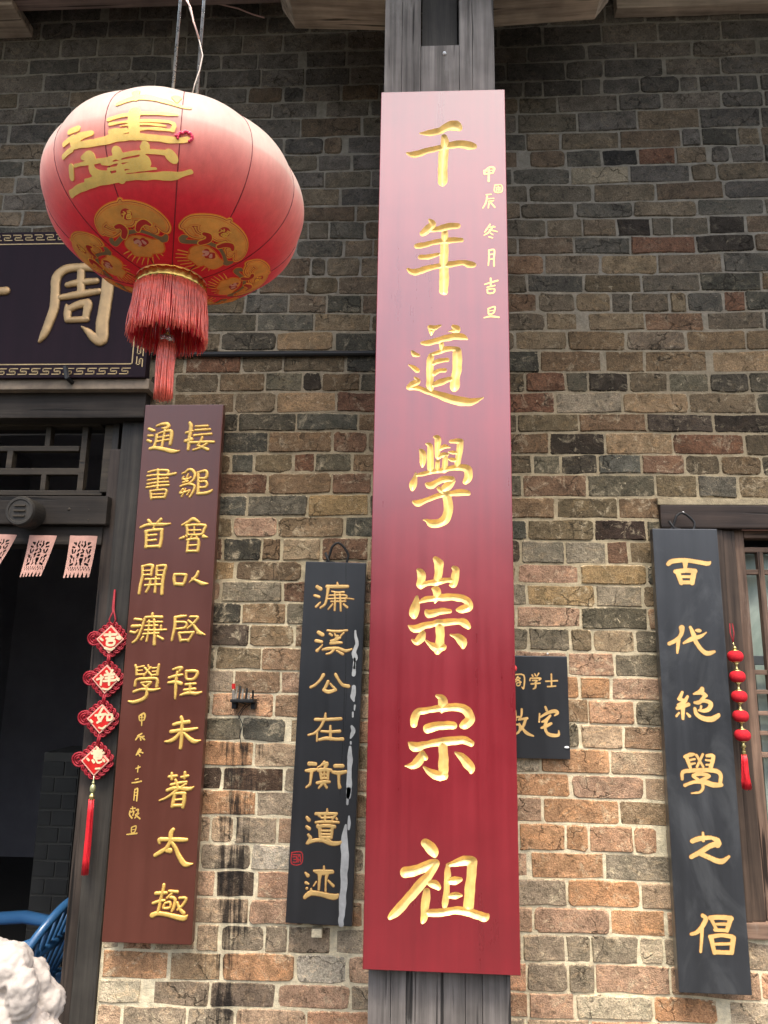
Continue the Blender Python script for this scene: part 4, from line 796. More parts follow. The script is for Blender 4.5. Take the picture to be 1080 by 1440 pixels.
# paper cut banners
M_PAPER=plain('faded_red_paper',(.50,.275,.215),.8,0,.25,60,.3)
r2=random.Random(3)
cuts=[[(0,.30,.15),(0,.31,.15)]]
ring=[]
bcuts=[]
for sx in (-1,1):
    bcuts+=[[(sx*.20,.24,.05),(sx*.27,.34,.05),(sx*.16,.42,.04)],[(sx*.45,.30,.06),(sx*.62,.26,.03)],[(sx*.50,.42,.035),(sx*.70,.40,.03)],[(sx*.66,.52,.06),(sx*.62,.60,.05)],[(sx*.42,.53,.05),(sx*.52,.62,.03)],
      [(sx*.72,.72,.045),(sx*.60,.76,.05)],[(sx*.70,.86,.05),(sx*.66,.93,.05)],[(sx*.45,.80,.05),(sx*.40,.90,.03)],[(sx*.22,.55,.045),(sx*.10,.50,.04)],[(sx*.45,1.0,.045),(sx*.68,1.04,.04)],[(sx*.2,1.03,.04),(sx*.1,.98,.04)]]
bcuts+=[[(0,.22,.035),(0,.26,.03)],[(-.05,.34,.035),(.06,.36,.04)],[(-.25,.68,.04),(-.12,.66,.05),(-.2,.78,.04)],[(.02,.62,.03),(.24,.60,.03)],[(.06,.72,.04),(.22,.71,.05)],[(.05,.86,.06),(.22,.84,.05)],[(.08,.93,.03),(.2,.93,.04)],[(-.2,.88,.04),(-.18,.95,.03)]]
for k in range(-4,5): bcuts.append([(k*.19,1.12,.032),(k*.19+.0,1.15,.03)]); bcuts.append([(k*.19+.095,1.19,.03),(k*.19+.095,1.215,.028)])
for k in range(-3,4): bcuts.append([(k*.30+.15,1.32,.02),(k*.30+.15,1.42,.075),(k*.30+.15,1.55,.11)])
def banner(quad, label):
    yb=-.045; TL,TR,BR_,BL_=[P(*q,yb) for q in quad]
    t=TL*.5+TR*.5
    xs=np.linspace(-.999,.999,90); ys=np.linspace(0.001,1.5,130); X,Y=np.meshgrid(xs,ys)
    D=np.maximum(np.maximum(np.abs(X)-.97,Y-1.47),.01-Y); D=np.maximum(D,-sdf(bcuts,X,Y,.012,5)); V,dep,Fi,Bd,_=march(D,xs,ys)
    def mp(u,v):
        s_=(u+1)/2; k=v/1.5; a=TL.lerp(TR,s_); b=BL_.lerp(BR_,s_); q=a.lerp(b,k); return q+Vector((0,-.012*k*k-.003*math.sin(3*u+2*k),0))
    us=sorted({k for f in Fi for k in f}); m_={k:j for j,k in enumerate(us)}
    o=mesh_obj('paper_banner',[mp(*V[k]) for k in us],[tuple(m_[k] for k in f) for f in Fi],M_PAPER,loc=tuple(t))
    so_=o.modifiers.new('thickness','SOLIDIFY'); so_.thickness=.0008
    tag(o,label,'paper banner','cut paper banners under the door beam')
banner(((98,752.5),(138,753.5),(127,813.5),(90,814.5)),'faded pink cut paper banner nearest the couplet board under the door beam')
banner(((41,752),(81,753),(59,812),(29,813.5)),'faded pink cut paper banner in the middle of the three')
banner(((-15,750),(25,752),(0,797),(-24,812)),'curled cut paper banner under the round door boss')

# chinese knot hanging
M_CORD=plain('red_cord',(.32,.008,.018),.6,0,.3,150,.6); M_SATIN=plain('red_satin',(.55,.015,.012),.4,0,.2,60,.2); M_PALEG=gold('pale_gold_thread',(.85,.70,.42),.5,.25,bmp=.5); M_PEACH=plain('peach_binding',(.75,.38,.27),.6)
M_BRASS=gold('brass',(.80,.62,.25),.25,.9)
yk=-.038
kn=thing('knot_charm',P(142,1011,yk),'red hanging charm of four square knots with good luck characters and a long tassel','charm')
class VP(Board):
    def __init__(s,px,py,Y): s.Yf=Y; s.c=P(px,py,Y); s.U=Vector((1,0,0)); s.V=Vector((0,0,1)); s.w=s.h=.1
cs=[P(155,899,yk),P(149,955,yk),P(142,1011,yk),P(134,1070,yk)]
J2=((0,800),4.236)
KCH=['655,378,7 655,415,7|625,393,8 690,390,8|635,415,7 680,412,7|640,430,7 640,452,7 675,452,7 680,428,7 640,430,7|700,408,10 712,412,12|600,415,7 612,425,6|625,470,7 660,480,7 680,470,6',
'600,635,6 610,650,7|580,658,7 615,645,6|605,650,7 600,690,7|635,610,7 645,625,6|670,605,7 660,622,6|625,632,7 680,628,7|630,650,7 675,645,7|618,668,7 685,662,7|652,628,7 650,690,7|610,712,5 640,718,6 660,705,5|695,655,7 705,660,8',
'610,832,7 585,880,7 600,905,7|570,872,7 628,865,8|620,865,7 600,900,7 580,915,7|640,870,7 640,900,7|640,870,7 665,868,7 665,895,7 640,900,7|590,945,5 610,950,6 630,935,5|540,900,6 550,912,6',
'582,1070,7 582,1082,7|560,1085,7 605,1082,7|548,1099,7 617,1096,7|563,1108,6 602,1106,6 600,1128,6 564,1128,6 563,1108,6|568,1118,5 598,1117,5|552,1140,7 560,1152,7|572,1138,6 585,1155,6 605,1148,6|615,1135,7 622,1145,7|570,1190,5 595,1188,5|520,1130,6 530,1140,6']
hd=.047
def arcloop(c,ang,dist,r,el=1.0,n=14):
    d=Vector((math.cos(ang),0,math.sin(ang))); e=Vector((-d.z,0,d.x)); cc=c+d*dist
    return [cc+d*(math.cos(a)*r*el)+e*(math.sin(a)*r)+Vector((0,.0025*math.sin(a*2),0)) for a in [2*math.pi*k/n for k in range(n+1)]]
for i,c in enumerate(cs):
    mb=MB(); c=c+Vector((0,.006,0))
    for k in range(16):
        a=math.pi/4+2*math.pi*(k+.5)/16
        q=abs(math.cos(a))+abs(math.sin(a)); dist=hd/q*1.0+.004
        mb.tube(arcloop(c,a,max(dist,.039),.0105,1.25),.0030,6,False)
        mb.tube(arcloop(c,a,max(dist,.039),.0055,1.25,8),.0030,6,False)
    for rr in (.024,.016,.008): mb.tube(arcloop(c+Vector((0,.003,0)),R_(178),.057,rr*.9,1.1),.0035,6,False)
    kk=mb.build('knot',M_CORD,kn,True)
    h_=hd/math.sqrt(2); s=math.sqrt(.5)
    MB().obox(c+Vector((0,-.004,0)),(s,0,s),(-s,0,s),(0,-1,0),h_,h_,.004,.0015).build('binding',M_PEACH,kk)
    MB().obox(c+Vector((0,-.0065,0)),(s,0,s),(-s,0,s),(0,-1,0),h_-.0045,h_-.0045,.0030,.001).build('satin_square',M_SATIN,kk)
    vp=VP(150,955,yk); vp.c=c+Vector((0,-.0095,0)); vp.Yf=vp.c.y
    relief(vp,vp.conv(*J2,G(KCH[i])),M_PALEG,kk,'flat','character',.0009,.001)
for a,b in zip(cs[:-1],cs[1:]):
    mb=MB()
    for dx in (-.003,.003): mb.tube([a+Vector((dx,.004,-hd)),b+Vector((dx,.004,hd))],.0034,6)
    mb.build('cord',M_CORD,kn,True)
mb=MB()
top=P(161.5,829,yk+.02)
for dx in (-.0045,.0045): mb.tube([cs[0]+Vector((dx,.004,hd-.004)),cs[0]+Vector((dx*2.4,.004,hd+.02)),cs[0]+Vector((dx*.4,.006,hd+.045)),top+Vector((dx*.5,0,-.06)),top],.003,6)
mb.build('cord',M_CORD,kn,True)
bd=P(130.5,1109,yk)
MB().tube([cs[3]+Vector((0,0,-hd)),bd],.0022,6).sphere(bd,.0095,12,8,(1,1,1.6)).sphere(bd+Vector((0,0,.018)),.005,8,6).sphere(bd+Vector((0,0,-.018)),.0055,8,6).build('bead',gold('green_gold_bead',(.55,.55,.28),.3,.6),kn,True)
tp=P(129.5,1117,yk); MB().lathe(tp+Vector((0,0,-.016)),[(.009,0),(.009,.012),(.005,.018),(.003,.022)],14).build('tassel_cap',M_BRASS,kn,True)
def strands(c,R,L,n,r,seed,flare=1.15,jit=.004,rings=1,seg=5,lenj=.02,wav=.0015):
    rr=random.Random(seed); mb=MB()
    for k in range(n):
        a=2*math.pi*k/n+rr.uniform(-.03,.03); q=R*(1 if rings==1 else math.sqrt(rr.random())); ph=rr.uniform(0,6.3); f=flare*rr.uniform(.96,1.04); l=L-rr.uniform(0,lenj)
        pts=[]
        for i in range(seg+1):
            t=i/seg; ra=q*(1+(f-1)*t)+wav*math.sin(ph+t*7)+jit*t*math.sin(ph*3); an=a+wav/max(R,.004)*math.cos(ph*2+t*6)*.6
            pts.append((c.x+ra*math.cos(an),c.y+ra*math.sin(an),c.z-l*t))
        mb.tube(pts,[r]*(seg)+[r*.5],4)
    return mb
M_TASS=plain('red_silk_strand',(.68,.022,.032),.42,0,.3,200,.2)
M_FRI=plain('coral_silk_strand',(.85,.16,.10),.34,0,.45,120,.2,spec=.7)
L=tp.z-.014-P(120,1231,yk).z
strands(tp+Vector((0,0,-.014)),.0085,L,70,.0013,4,1.25,.0006,2,5,.004,.0005).build('tassel',M_TASS,kn,True)

# ================= WINDOW =================
win=thing('window',(WX0+.4,0,WZ0),'brown timber lattice window with pale green glass coloured with a tree reflection beside the dusty black board','window')
MB().box((P(928,712,-.02).x,-.022,P(1000,743,-.02).z),(WX1+.06,.12,WZ1-.002),.006).build('lintel',M_WINDX,win)
xst=P(1031,745,.012).x; xg=P(1042,745,.03).x
zl=P(1000,743,-.02).z
MB().box((WX0+.001,-.008,WZ0+.045),(WX0+.001+(xst-WX0)*.42,.1,zl-.001),.004).build('jamb',M_WIND,win)
MB().box((WX0+.003+(xst-WX0)*.42,.000,WZ0+.045),(xst-.002,.1,zl-.001),.004).build('jamb',M_WIND,win)
MB().box((WX0-.03,-.018,WZ0),(WX1+.03,.12,WZ0+.044),.006).build('sill',M_WINWX,win)
zs1=P(1060,745,.012).z; zs0=WZ0+.046
MB().box((xst,.012,zs0),(xg,.075,zs1),.006).build('sash_stile',M_WINW,win)
zr=P(1060,757,.02).z
MB().box((xg+.001,.014,zr),(WX1-.05,.07,zs1),.005).build('sash_rail',M_WINWX,win)
MB().box((xg+.001,.014,zs0),(WX1-.05,.07,zs0+.05),.005).build('sash_rail',M_WINWX,win)
q=P(1043,741,-.004); MB().box((q.x,-.004,q.z-.012),(WX1-.1,.002,q.z+.004),.001).build('paper_scrap',M_PAPER,win)
xm0,xm1=P(1064,775,.03).x,P(1072,775,.03).x
zt_=P(1065,776,.03).z
for k in range(4):
    o=(xm1-xm0+.075)*k
    MB().box((xm0+o,.026,zs0+.051),(xm1+o,.050,zt_),.003).build('muntin',M_WINW,win)
for k,(ya,yb_) in enumerate(((770,777),(801,808),(942,949),(970,976),(1000,1006),(1028,1034),(1058,1065),(1180,1187))):
    za,zb_=P(1068,ya,.034).z,P(1068,yb_,.034).z
    MB().box((xg+.001,.030 if k else .028,zb_),(WX1-.051,.0545,za),.003).build('muntin',M_WINWX,win)
mg,ns,ls,b=newmat('green_glass_reflection_tint'); p=pos(ns)
c=mix(ns,ls,mapr(ns,ls,noise(ns,ls,scaled(ns,ls,p,(7,7,4)),1.0,6,.65,.8),.35,.7),(.34,.42,.35),(.62,.70,.60)); ls.new(c,b.inputs['Base Color']); b.inputs['Roughness'].default_value=.12; b.inputs['Coat Weight'].default_value=1  # diffuse mottled green paints reflected trees into the pale glass
md,ns,ls,b=newmat('dark_window_glass'); b.inputs['Base Color'].default_value=(.035,.045,.045,1); b.inputs['Roughness'].default_value=.08; b.inputs['Coat Weight'].default_value=1
zc0=P(1060,922,.09).z; zc1=P(1060,779,.09).z
MB().box((xg-.02,.085,zc0),(WX1-.03,.09,zc1)).build('pane',mg,win)
MB().box((xg-.02,.080,zc1+.001),(WX1-.03,.10,zc1+.02),.002).build('inner_rail',M_IRON,win)
MB().box((xg-.02,.078,zc0-.03),(WX1-.03,.10,zc0-.001),.002).build('inner_rail',plain('grey_inner_frame',(.09,.10,.10),.5),win)
MB().box((xg-.02,.085,WZ0+.02),(WX1-.03,.09,zc0-.031)).build('pane',md,win)
MB().box((P(1066,1000,.083).x,.076,WZ0+.02),(P(1066,1000,.083).x+.10,.084,zc0-.031),.002).build('pane',mg,win)

# string of small lanterns
M_FLOCK=plain('red_flock',(.55,.006,.016),.85,0,.25,400,1.0,bd=.0015)
yl=-.052
ls_=thing('lantern_string',P(1040,980,yl),'string of five little red lanterns with a tassel beside the window','lantern string')
lc=[P(1034,923,yl),P(1037,951.5,yl),P(1039.5,979.5,yl),P(1041.5,1007,yl),P(1044,1034,yl)]
xm=sum(c.x for c in lc)/5
R0=(P(1045,923,yl).x-P(1023,923,yl).x)/2
for i,c in enumerate(lc):
    mb=MB(); h_=R0*.74
    prof=[(R0*.30,-h_)]+[(R0*(math.cos(a))**.62,h_*math.sin(a)) for a in [R_(-80+160*k/14) for k in range(15)]]+[(R0*.30,h_)]
    mb.lathe(c,prof,24); b_=mb.build('lantern_ball',M_FLOCK,ls_,True)
    for s_ in (-1,1): MB().lathe(c+Vector((0,0,s_*h_-.0015)),[(R0*.45,0),(R0*.5,.0015),(R0*.42,.004)],18).build('gold_ring',M_BRASS,b_,True)
    if i<4:
        d=lc[i+1]; m_=(c+d)/2; MB().lathe(m_+Vector((0,0,-.010)),[(.003,-.004),(.0085,-.001),(.004,.005),(.0035,.010),(.0035,.014),(.008,.020),(.003,.023)],14).build('spacer_bead',M_BRASS,ls_,True)
MB().sphere(lc[0]+Vector((0,0,R0*.74+.008)),.0065,10,8).tube([lc[0]+Vector((0,0,R0*.9)),P(1031,903,yl)],.0013,5).build('spacer_bead',M_BRASS,ls_,True)
a=P(1031,903,yl); b_=P(1028,877,yl+.02); MB().tube([a,a.lerp(b_,.5)+Vector((-.006,0,0)),b_+Vector((-.004,0,0)),b_+Vector((.004,0,0)),a.lerp(b_,.5)+Vector((.006,0,0)),a],.0016,6).build('cord',M_CORD,ls_,True)
tp=lc[4]+Vector((0,0,-R0*.74-.002)); MB().lathe(tp+Vector((0,0,-.040)),[(.007,0),(.006,.012),(.004,.020),(.009,.028),(.004,.034),(.006,.040)],14).build('tassel_cap',M_BRASS,ls_,True)
L=tp.z-.038-P(1050,1112,yl).z; strands(tp+Vector((0,0,-.038)),.007,L,70,.0014,5,1.9,.0012,2,5,.010,.0010).build('tassel',M_TASS,ls_,True)

# ================= CANDLE HOLDER ON THE WALL =================
cw=Vector(CANDLE); u=.0026
ch_=thing('candle_holder',cw,'small blackened candle bracket with burnt stubs and one red stub on the wall','candle holder')
MB().box((cw.x-.038,-.055,cw.z-.004),(cw.x+.040,-.004,cw.z+.006),.003).build('shelf',M_IRON,ch_)
rr=random.Random(9)
M_STUB=plain('burnt_stub',(.20,.18,.15),.9,0,.6,150,.8)
for k in range(7):
    x=cw.x-.032+k*.0105; h_=rr.uniform(.018,.05); MB().tube([(x,-.035+rr.uniform(-.012,.01),cw.z+.005),(x+rr.uniform(-.003,.003),-.033,cw.z+h_)],.0035,7).build('stub',M_STUB if k%2 else M_IRON,ch_)
MB().tube([(cw.x-.028,-.045,cw.z+.006),(cw.x-.03,-.045,cw.z+.034)],.0055,8).build('candle',M_STUB,ch_); MB().tube([(cw.x-.03,-.046,cw.z+.038),(cw.x-.031,-.046,cw.z+.055)],.0060,8).build('candle',M_SATIN,ch_)
for dx in (-.03,.033): MB().box((cw.x+dx-.008,-.03,cw.z-.026),(cw.x+dx+.008,-.004,cw.z-.004),.003).build('foot',M_IRON,ch_)
mb=MB()
for k in range(9): a=rr.uniform(-.6,.6); mb.tube([(cw.x+rr.uniform(-.03,.03),-.03,cw.z-.002),(cw.x+.04*rr.uniform(-1,1.6),-.035,cw.z+rr.uniform(-.012,.022))],.0011,5)
mb.tube([(cw.x+.005,-.012,cw.z-.01),(cw.x-.02,-.010,cw.z-.045),(cw.x-.002,-.012,cw.z-.075),(cw.x-.010,-.011,cw.z-.11),(cw.x-.002,-.010,cw.z-.15)],.0016,5)
mb.tube([(cw.x+.02,-.012,cw.z-.01),(cw.x-.004,-.013,cw.z-.03),(cw.x-.018,-.011,cw.z-.06)],.0014,5)
mb.build('wire_tangle',M_IRON,ch_)

# ================= THE BIG LANTERN =================
YL=-.95; LC=P(250,291,YL); zc=-(CRi@(np.array(LC)-CAM))[2]; LA=180.5*zc/F*.957; LBb=LA*.69
q=np.array(LC)
def hit(px,py):
    d=ray(px,py); o=CAM-q; S_=np.array([1/LA,1/LA,1/LBb]); o2,d2=o*S_,d*S_
    A=d2@d2;B2=o2@d2;Cc=o2@o2-1; disc=B2*B2-A*Cc
    if disc<0: disc=0
    t=(-B2-math.sqrt(disc))/A; p_=(o+t*d)*S_; phi=math.asin(max(-1,min(1,p_[2]))); return math.atan2(p_[0],-p_[1]),phi
LS,_=hit(243.7,345)
def surf(lon,phi,w=0.0):
    bul=1+.025*abs(math.sin(6*(lon-LS)))*math.cos(phi)**.5
    r=LA*math.cos(phi)*bul; n=Vector((math.cos(phi)/LA*math.sin(lon),-math.cos(phi)/LA*math.cos(lon),math.sin(phi)/LBb)).normalized()
    return LC+Vector((r*math.sin(lon),-r*math.cos(lon),LBb*math.sin(phi)*(1+.006*(bul-1)/.025)))+n*w
class LBoard(Board):
    def __init__(s,px,py,lon=None):
        s.l0,s.p0=hit(px,py)
        if lon is not None: s.l0=lon
        s.Rm=math.sqrt((LA*math.sin(s.p0))**2+(LBb*math.cos(s.p0))**2)
        s.ref=s.l0
    def uv(s,px,py):
        l,p_=hit(px,py); return (l-s.ref)*LA*math.cos(p_),(p_-s.p0)*s.Rm
    def at(s,u,v,w=0.0):
        p_=max(-1.35,min(1.35,s.p0+v/s.Rm)); return surf(s.l0+u/(LA*math.cos(p_)),p_,w)
lan=thing('red_lantern',LC-Vector((0,0,LBb)),'large faded red silk lantern with gold characters and a coral fringe','lantern')
m,ns,ls,b=newmat('faded_lantern_silk'); M_SILK=m; p=pos(ns); sp=ns.new('ShaderNodeSeparateXYZ'); ls.new(p,sp.inputs[0])
hz=mth(ns,ls,'ADD',mapr(ns,ls,sp.outputs[2],LC.z-LBb,LC.z+LBb),mth(ns,ls,'MULTIPLY',mth(ns,ls,'SUBTRACT',noise(ns,ls,p,4,4),.5),.07))
rp=ns.new('ShaderNodeValToRGB'); ls.new(hz,rp.inputs[0]); e=rp.color_ramp.elements
e[0].position=.10; e[0].color=(.62,.012,.03,1); e[1].position=.80; e[1].color=(.66,.57,.48,1)
for ps,cl in ((.20,(.74,.035,.055)),(.31,(.80,.16,.14)),(.43,(.80,.29,.24)),(.515,(.77,.42,.35)),(.54,(.72,.55,.46))): x=e.new(ps); x.color=(*cl,1)
f=noise(ns,ls,scaled(ns,ls,p,(1,1,.25)),60,5); wv=noise(ns,ls,p,700,2)
c=mix(ns,ls,1.0,rp.outputs[0],mapr(ns,ls,mth(ns,ls,'ADD',f,mth(ns,ls,'MULTIPLY',wv,.6)),.5,1.1,.88,1.1),'MULTIPLY'); ls.new(c,b.inputs['Base Color'])
b.inputs['Roughness'].default_value=.62; b.inputs['Sheen Weight'].default_value=.35; b.inputs['Sheen Tint'].default_value=(1,.75,.7,1); b.inputs['Specular IOR Level'].default_value=.35
tb=ns.new('ShaderNodeBsdfTranslucent'); ls.new(c,tb.inputs['Color']); mx=ns.new('ShaderNodeMixShader'); mx.inputs[0].default_value=.36; ls.new(b.outputs[0],mx.inputs[1]); ls.new(tb.outputs[0],mx.inputs[2]); ls.new(mx.outputs[0],ns['Material Output'].inputs['Surface'])
bump(ns,ls,b,mth(ns,ls,'ADD',mth(ns,ls,'MULTIPLY',wv,.5),mth(ns,ls,'MULTIPLY',noise(ns,ls,scaled(ns,ls,p,(1,1,.3)),22,3),3.0)),.35,.003)
n=192; rows_=[R_(-74.5+149*k/46) for k in range(47)]; V=[];Fc=[]
for p_ in rows_:
    for k in range(n): V.append(surf(LS+2*math.pi*k/n,p_))
Fc=[(i*n+k,i*n+(k+1)%n,(i+1)*n+(k+1)%n,(i+1)*n+k) for i in range(46) for k in range(n)]
mesh_obj('silk_cover',V,Fc,M_SILK,lan,smooth=True)
M_SEAM=plain('dark_red_seam',(.16,.010,.014),.7)
ribm=MB().tube([surf(LS,p_,.0002) for p_ in rows_[::2]],[.0011]*24,5).build('rib',M_SEAM,lan,True)
def spin(o,ang):
    c=o.copy(); C.objects.link(c); c.parent=o.parent; c.matrix_parent_inverse=o.matrix_parent_inverse.copy(); c.rotation_euler=(0,0,ang); return c
for k in range(1,12): spin(ribm,2*math.pi*k/12)
M_GLIT=gold('gold_glitter',(.98,.62,.13),.5,.05,sparkle=.30,bmp=1.0,scale=900); M_ORNG=plain('orange_print',(.85,.20,.02),.6); M_ANT=gold('antique_gold_glitter',(.88,.36,.055),.6,.0,sparkle=.16,bmp=.8,scale=1000)
M_OLIVE=plain('olive_print',(.24,.16,.07),.6); M_PINK=plain('pale_flower_print',(.80,.40,.30),.6); M_YEL=plain('yellow_print',(.92,.50,.07),.6)
tl_=LBoard(130,190); CH_=((60,120),4.5)
for nm,sq in (('lotus_character','480,130,10 620,95,20 760,112,16 930,152,8|600,62,14 600,110,10|850,88,20 850,112,8|420,222,10 560,202,12 850,192,9|430,252,9 800,242,10 820,290,14|430,300,12 540,290,8|590,190,34 590,330,34|340,355,10 450,322,12 640,292,10 830,292,8|500,272,7 780,268,7|190,312,12 240,290,16|155,385,12 215,345,14|148,462,12 205,420,14|215,375,24 260,335,22 320,312,12|225,398,16 330,372,20 460,348,20 620,342,20 800,352,20 920,347,14'),
 ('hall_character','270,470,14 310,455,26 330,475,16|475,425,34 480,440,36|640,410,20 655,395,26|225,520,8 350,487,14 500,455,13 650,435,13 800,432,14|200,530,18 200,590,18|812,450,38 820,458,38|320,510,16 340,560,24 420,558,14|380,502,8 600,482,10 650,480,32 640,510,24 420,532,8|500,530,28 500,592,30|290,612,12 420,578,10 560,552,10 720,535,8|190,690,16 250,660,18 440,597,22 600,588,18 800,577,22 940,552,9')):
    relief(tl_,tl_.conv(*CH_,G(sq),1.0),M_GLIT,lan,'flat',nm,.0016,.0016,.0015,3)
# cloud motifs (built once, turned round the lantern)
mo=LBoard(178,322,LS-R_(30)); 
l1,_=hit(178,322); mo.ref=l1
MO=((40,100),2.7)
cloud='268,610,14 262,585,18 285,555,24 320,535,28 370,535,34 430,545,30 475,572,26 490,595,14|322,495,5 326,520,18|285,615,12 310,622,10 330,612,6|450,600,16 430,595,8|350,560,30 300,580,22|430,570,26'
ribb='310,655,9 325,662,7 342,640,7 360,618,7 400,608,6 440,618,6 475,632,7 495,636,9 503,622,5|310,645,5 305,650,6|500,640,5 488,642,6'
med='380,665,20 400,655,26 430,662,30 465,665,24 480,650,10|400,690,14 440,692,14'
rays='|'.join('%d,%d,2.0 %d,%d,1.0'%(a,b_,c_2,d_2) for a,b_,c_2,d_2 in ((375,688,355,700),(385,698,370,714),(400,705,388,726),(415,710,406,732),(430,712,426,737),(445,712,446,736),(460,706,466,730),(474,698,486,714),(482,688,498,700)))
def motif():
    body=relief(mo,[[(u,v,r+.0042) for u,v,r in s] for s in mo.conv(*MO,G(cloud))],M_ORNG,lan,'flat','cloud_motif',.0012,.0008)
    relief(mo,[[(u,v,r+.0024) for u,v,r in s] for s in mo.conv(*MO,G(cloud))],M_YEL,body,'flat','yellow_line',.0012,.0011)
    relief(mo,[[(u,v,max(.0006,r+.0006)) for u,v,r in s] for s in mo.conv(*MO,G(cloud))],M_SATIN,body,'flat','red_line',.0012,.0013)
    relief(mo,[[(u,v,max(.0005,r-.0010)) for u,v,r in s] for s in mo.conv(*MO,G(cloud))],M_ANT,body,'flat','glitter_fill',.0012,.0016)
    relief(mo,[[(u,v,max(.0004,r-.0040)) for u,v,r in s if r>.0052] or [(0,0,.0001)] for s in mo.conv(*MO,G(cloud))],M_ORNG,body,'flat','inner_line',.0012,.0018)
    relief(mo,[[(u,v,max(.0004,r-.0052)) for u,v,r in s if r>.0062] or [(0,0,.0001)] for s in mo.conv(*MO,G(cloud))],M_ANT,body,'flat','inner_fill',.0012,.0020)
    hook='350,632,8 350,608,10 335,594,9 320,598,6|396,604,7 402,584,9 420,574,9 438,582,6'
    relief(mo,[[(u,v,r+.0020) for u,v,r in s] for s in mo.conv(*MO,G(hook))],M_YEL,body,'flat','hook_line',.0010,.0023)
    relief(mo,mo.conv(*MO,G(hook)),M_SATIN,body,'flat','red_hook',.0010,.0026)
    relief(mo,mo.conv(*MO,G('350,545,20 350,547,20')),M_SATIN,body,'flat','red_disc',.0010,.0024)
    relief(mo,mo.conv(*MO,G('338,536,2 344,540,2.5|334,546,2 346,543,2|341,546,2 340,562,2|352,534,2 366,533,2|354,540,2 364,539,2 364,545,2 354,546,2|352,550,2 367,549,2 367,560,2 353,561,2 352,550,2|360,550,1.5 360,560,1.5|353,555,1.5 366,555,1.5')),M_YEL,body,'flat','luck_character',.0006,.0028)
    relief(mo,[[(u,v,r+.0012) for u,v,r in s] for s in mo.conv(*MO,G(ribb))],M_ORNG,body,'flat','ribbon_edge',.0010,.0012)
    relief(mo,mo.conv(*MO,G(ribb)),M_OLIVE,body,'flat','ribbon',.0010,.0017)
    relief(mo,[[(u,v,r+.0026) for u,v,r in s] for s in mo.conv(*MO,G(med))],M_ORNG,body,'flat','medallion_edge',.0012,.0010)
    relief(mo,mo.conv(*MO,G(med)),M_ANT,body,'flat','medallion',.0012,.0015)
    relief(mo,mo.conv(*MO,G('395,645,10 410,652,10 420,640,7|430,648,9 420,660,7')),M_SATIN,body,'flat','flower_edge',.0009,.0019)
    relief(mo,mo.conv(*MO,G('392,652,5 402,646,6 410,656,5|418,645,4 426,652,6|408,663,4')),M_PINK,body,'flat','flower',.0008,.0022)
    relief(mo,mo.conv(*MO,G(rays)),M_YEL,body,'flat','sun_ray',.0008,.0009)
    return body
mb0=motif()
for k in range(1,6):
    c_=spin(mb0,2*math.pi*k/6)
    for ch in list(mb0.children): d=ch.copy(); C.objects.link(d); d.parent=c_
# sequins
rr=random.Random(2); sq=MB()
for k in range(22):
    a=k/21*math.pi*1.25; px_=259+11.5*math.cos(math.pi-a)*.9+rr.uniform(-1.5,1.5); py_=194-7*math.sin(a)+rr.uniform(-1.2,1.2)
    l,p_=hit(px_,py_); sq.sphere(surf(l,p_,.002),.0032,6,4)
sq.build('sequin_trim',plain('red_sequins',(.75,.05,.12),.2,.3),lan)
# collars, fringe, tassel, rods, wires
zcb=LC.z-LBb*.957; RC=(P(285,392,YL).x-P(190,392,YL).x)/2
fl=lambda th,h:1+.012*math.sin(th*26)
MB().lathe((LC.x,LC.y,zcb-.030),[(RC*.96,0),(RC,.002),(RC*.985,.010),(RC*1.0,.018),(RC*.97,.026),(RC*.93,.034),(RC*.6,.036)],104,fn=fl).build('gold_collar',gold('brass_foil',(.62,.40,.10),.22,.95,bmp=.6,scale=120),lan,True)
MB().lathe((LC.x,LC.y,LC.z+LBb*.957-.006),[(RC*.95,0),(RC,.02),(RC*.9,.022)],60).build('gold_collar',M_BRASS,lan,True)
fz=zcb-.027; front=P(234,462,YL-RC); Lf=fz-front.z
strands(Vector((LC.x,LC.y,fz)),RC*1.00,Lf,330,.0013,1,1.07,.0035,1,7,.022,.0012).build('fringe',M_FRI,lan,True)
strands(Vector((LC.x,LC.y,fz)),RC*.95,Lf*1.0,240,.0013,8,1.07,.003,1,6,.016,.0012).build('fringe',M_TASS,lan,True)
a=P(234,458,YL); cz=P(234,480,YL).z
tas=MB().lathe((LC.x,LC.y,cz-.004),[(.016,0),(.017,.008),(.015,.016),(.006,.022),(.0045,.030),(.0045,a.z-cz+.01),(.003,a.z-cz+.012),(.002,zcb-cz)],20).build('tassel_cap',gold('silver_cap',(.80,.72,.62),.25,.8),lan,True)
Lt=cz-.002-P(229,563,YL).z
strands(Vector((LC.x,LC.y,cz-.002)),.0185,Lt,150,.0014,6,1.12,.001,2,6,.010,.0012).build('tassel',M_FRI,lan,True)
for p0,p1 in (((250.5,0),(245.5,140)),((284,0),(278.5,150))):
    u0,u1=P(*p0,YL),P(*p1,YL); x=(u0.x+u1.x)/2; MB().tube([(x,YL,u1.z-.04),(x,YL,4.42)],.0042,8).build('hanging_rod',M_STEEL,lan,True)
w_=[(264,0),(268,16),(275,40),(281,60),(285,78),(281,98),(274,118),(270,134)]
MB().tube([P(x,y_,YL-.01) for x,y_ in w_],.0017,6).build('wire',plain('pale_wire',(.6,.5,.42),.5),lan,True)
MB().tube([P(x,y_,YL-.012) for x,y_ in ((262,0),(268,10),(272,30),(280,54))],.0022,6).build('wire',M_WIRE,lan,True)
MB().tube([P(x,y_,-.03) for x,y_ in ((290,4),(310,6),(335,12),(355,20),(372,25))],.003,6).build('roof_wire',M_WIRE,None,loc=tuple(P(330,12,-.03)))
tag(bpy.data.objects['roof_wire'],'thin pink electric wire trailing along the top of the wall','wire')

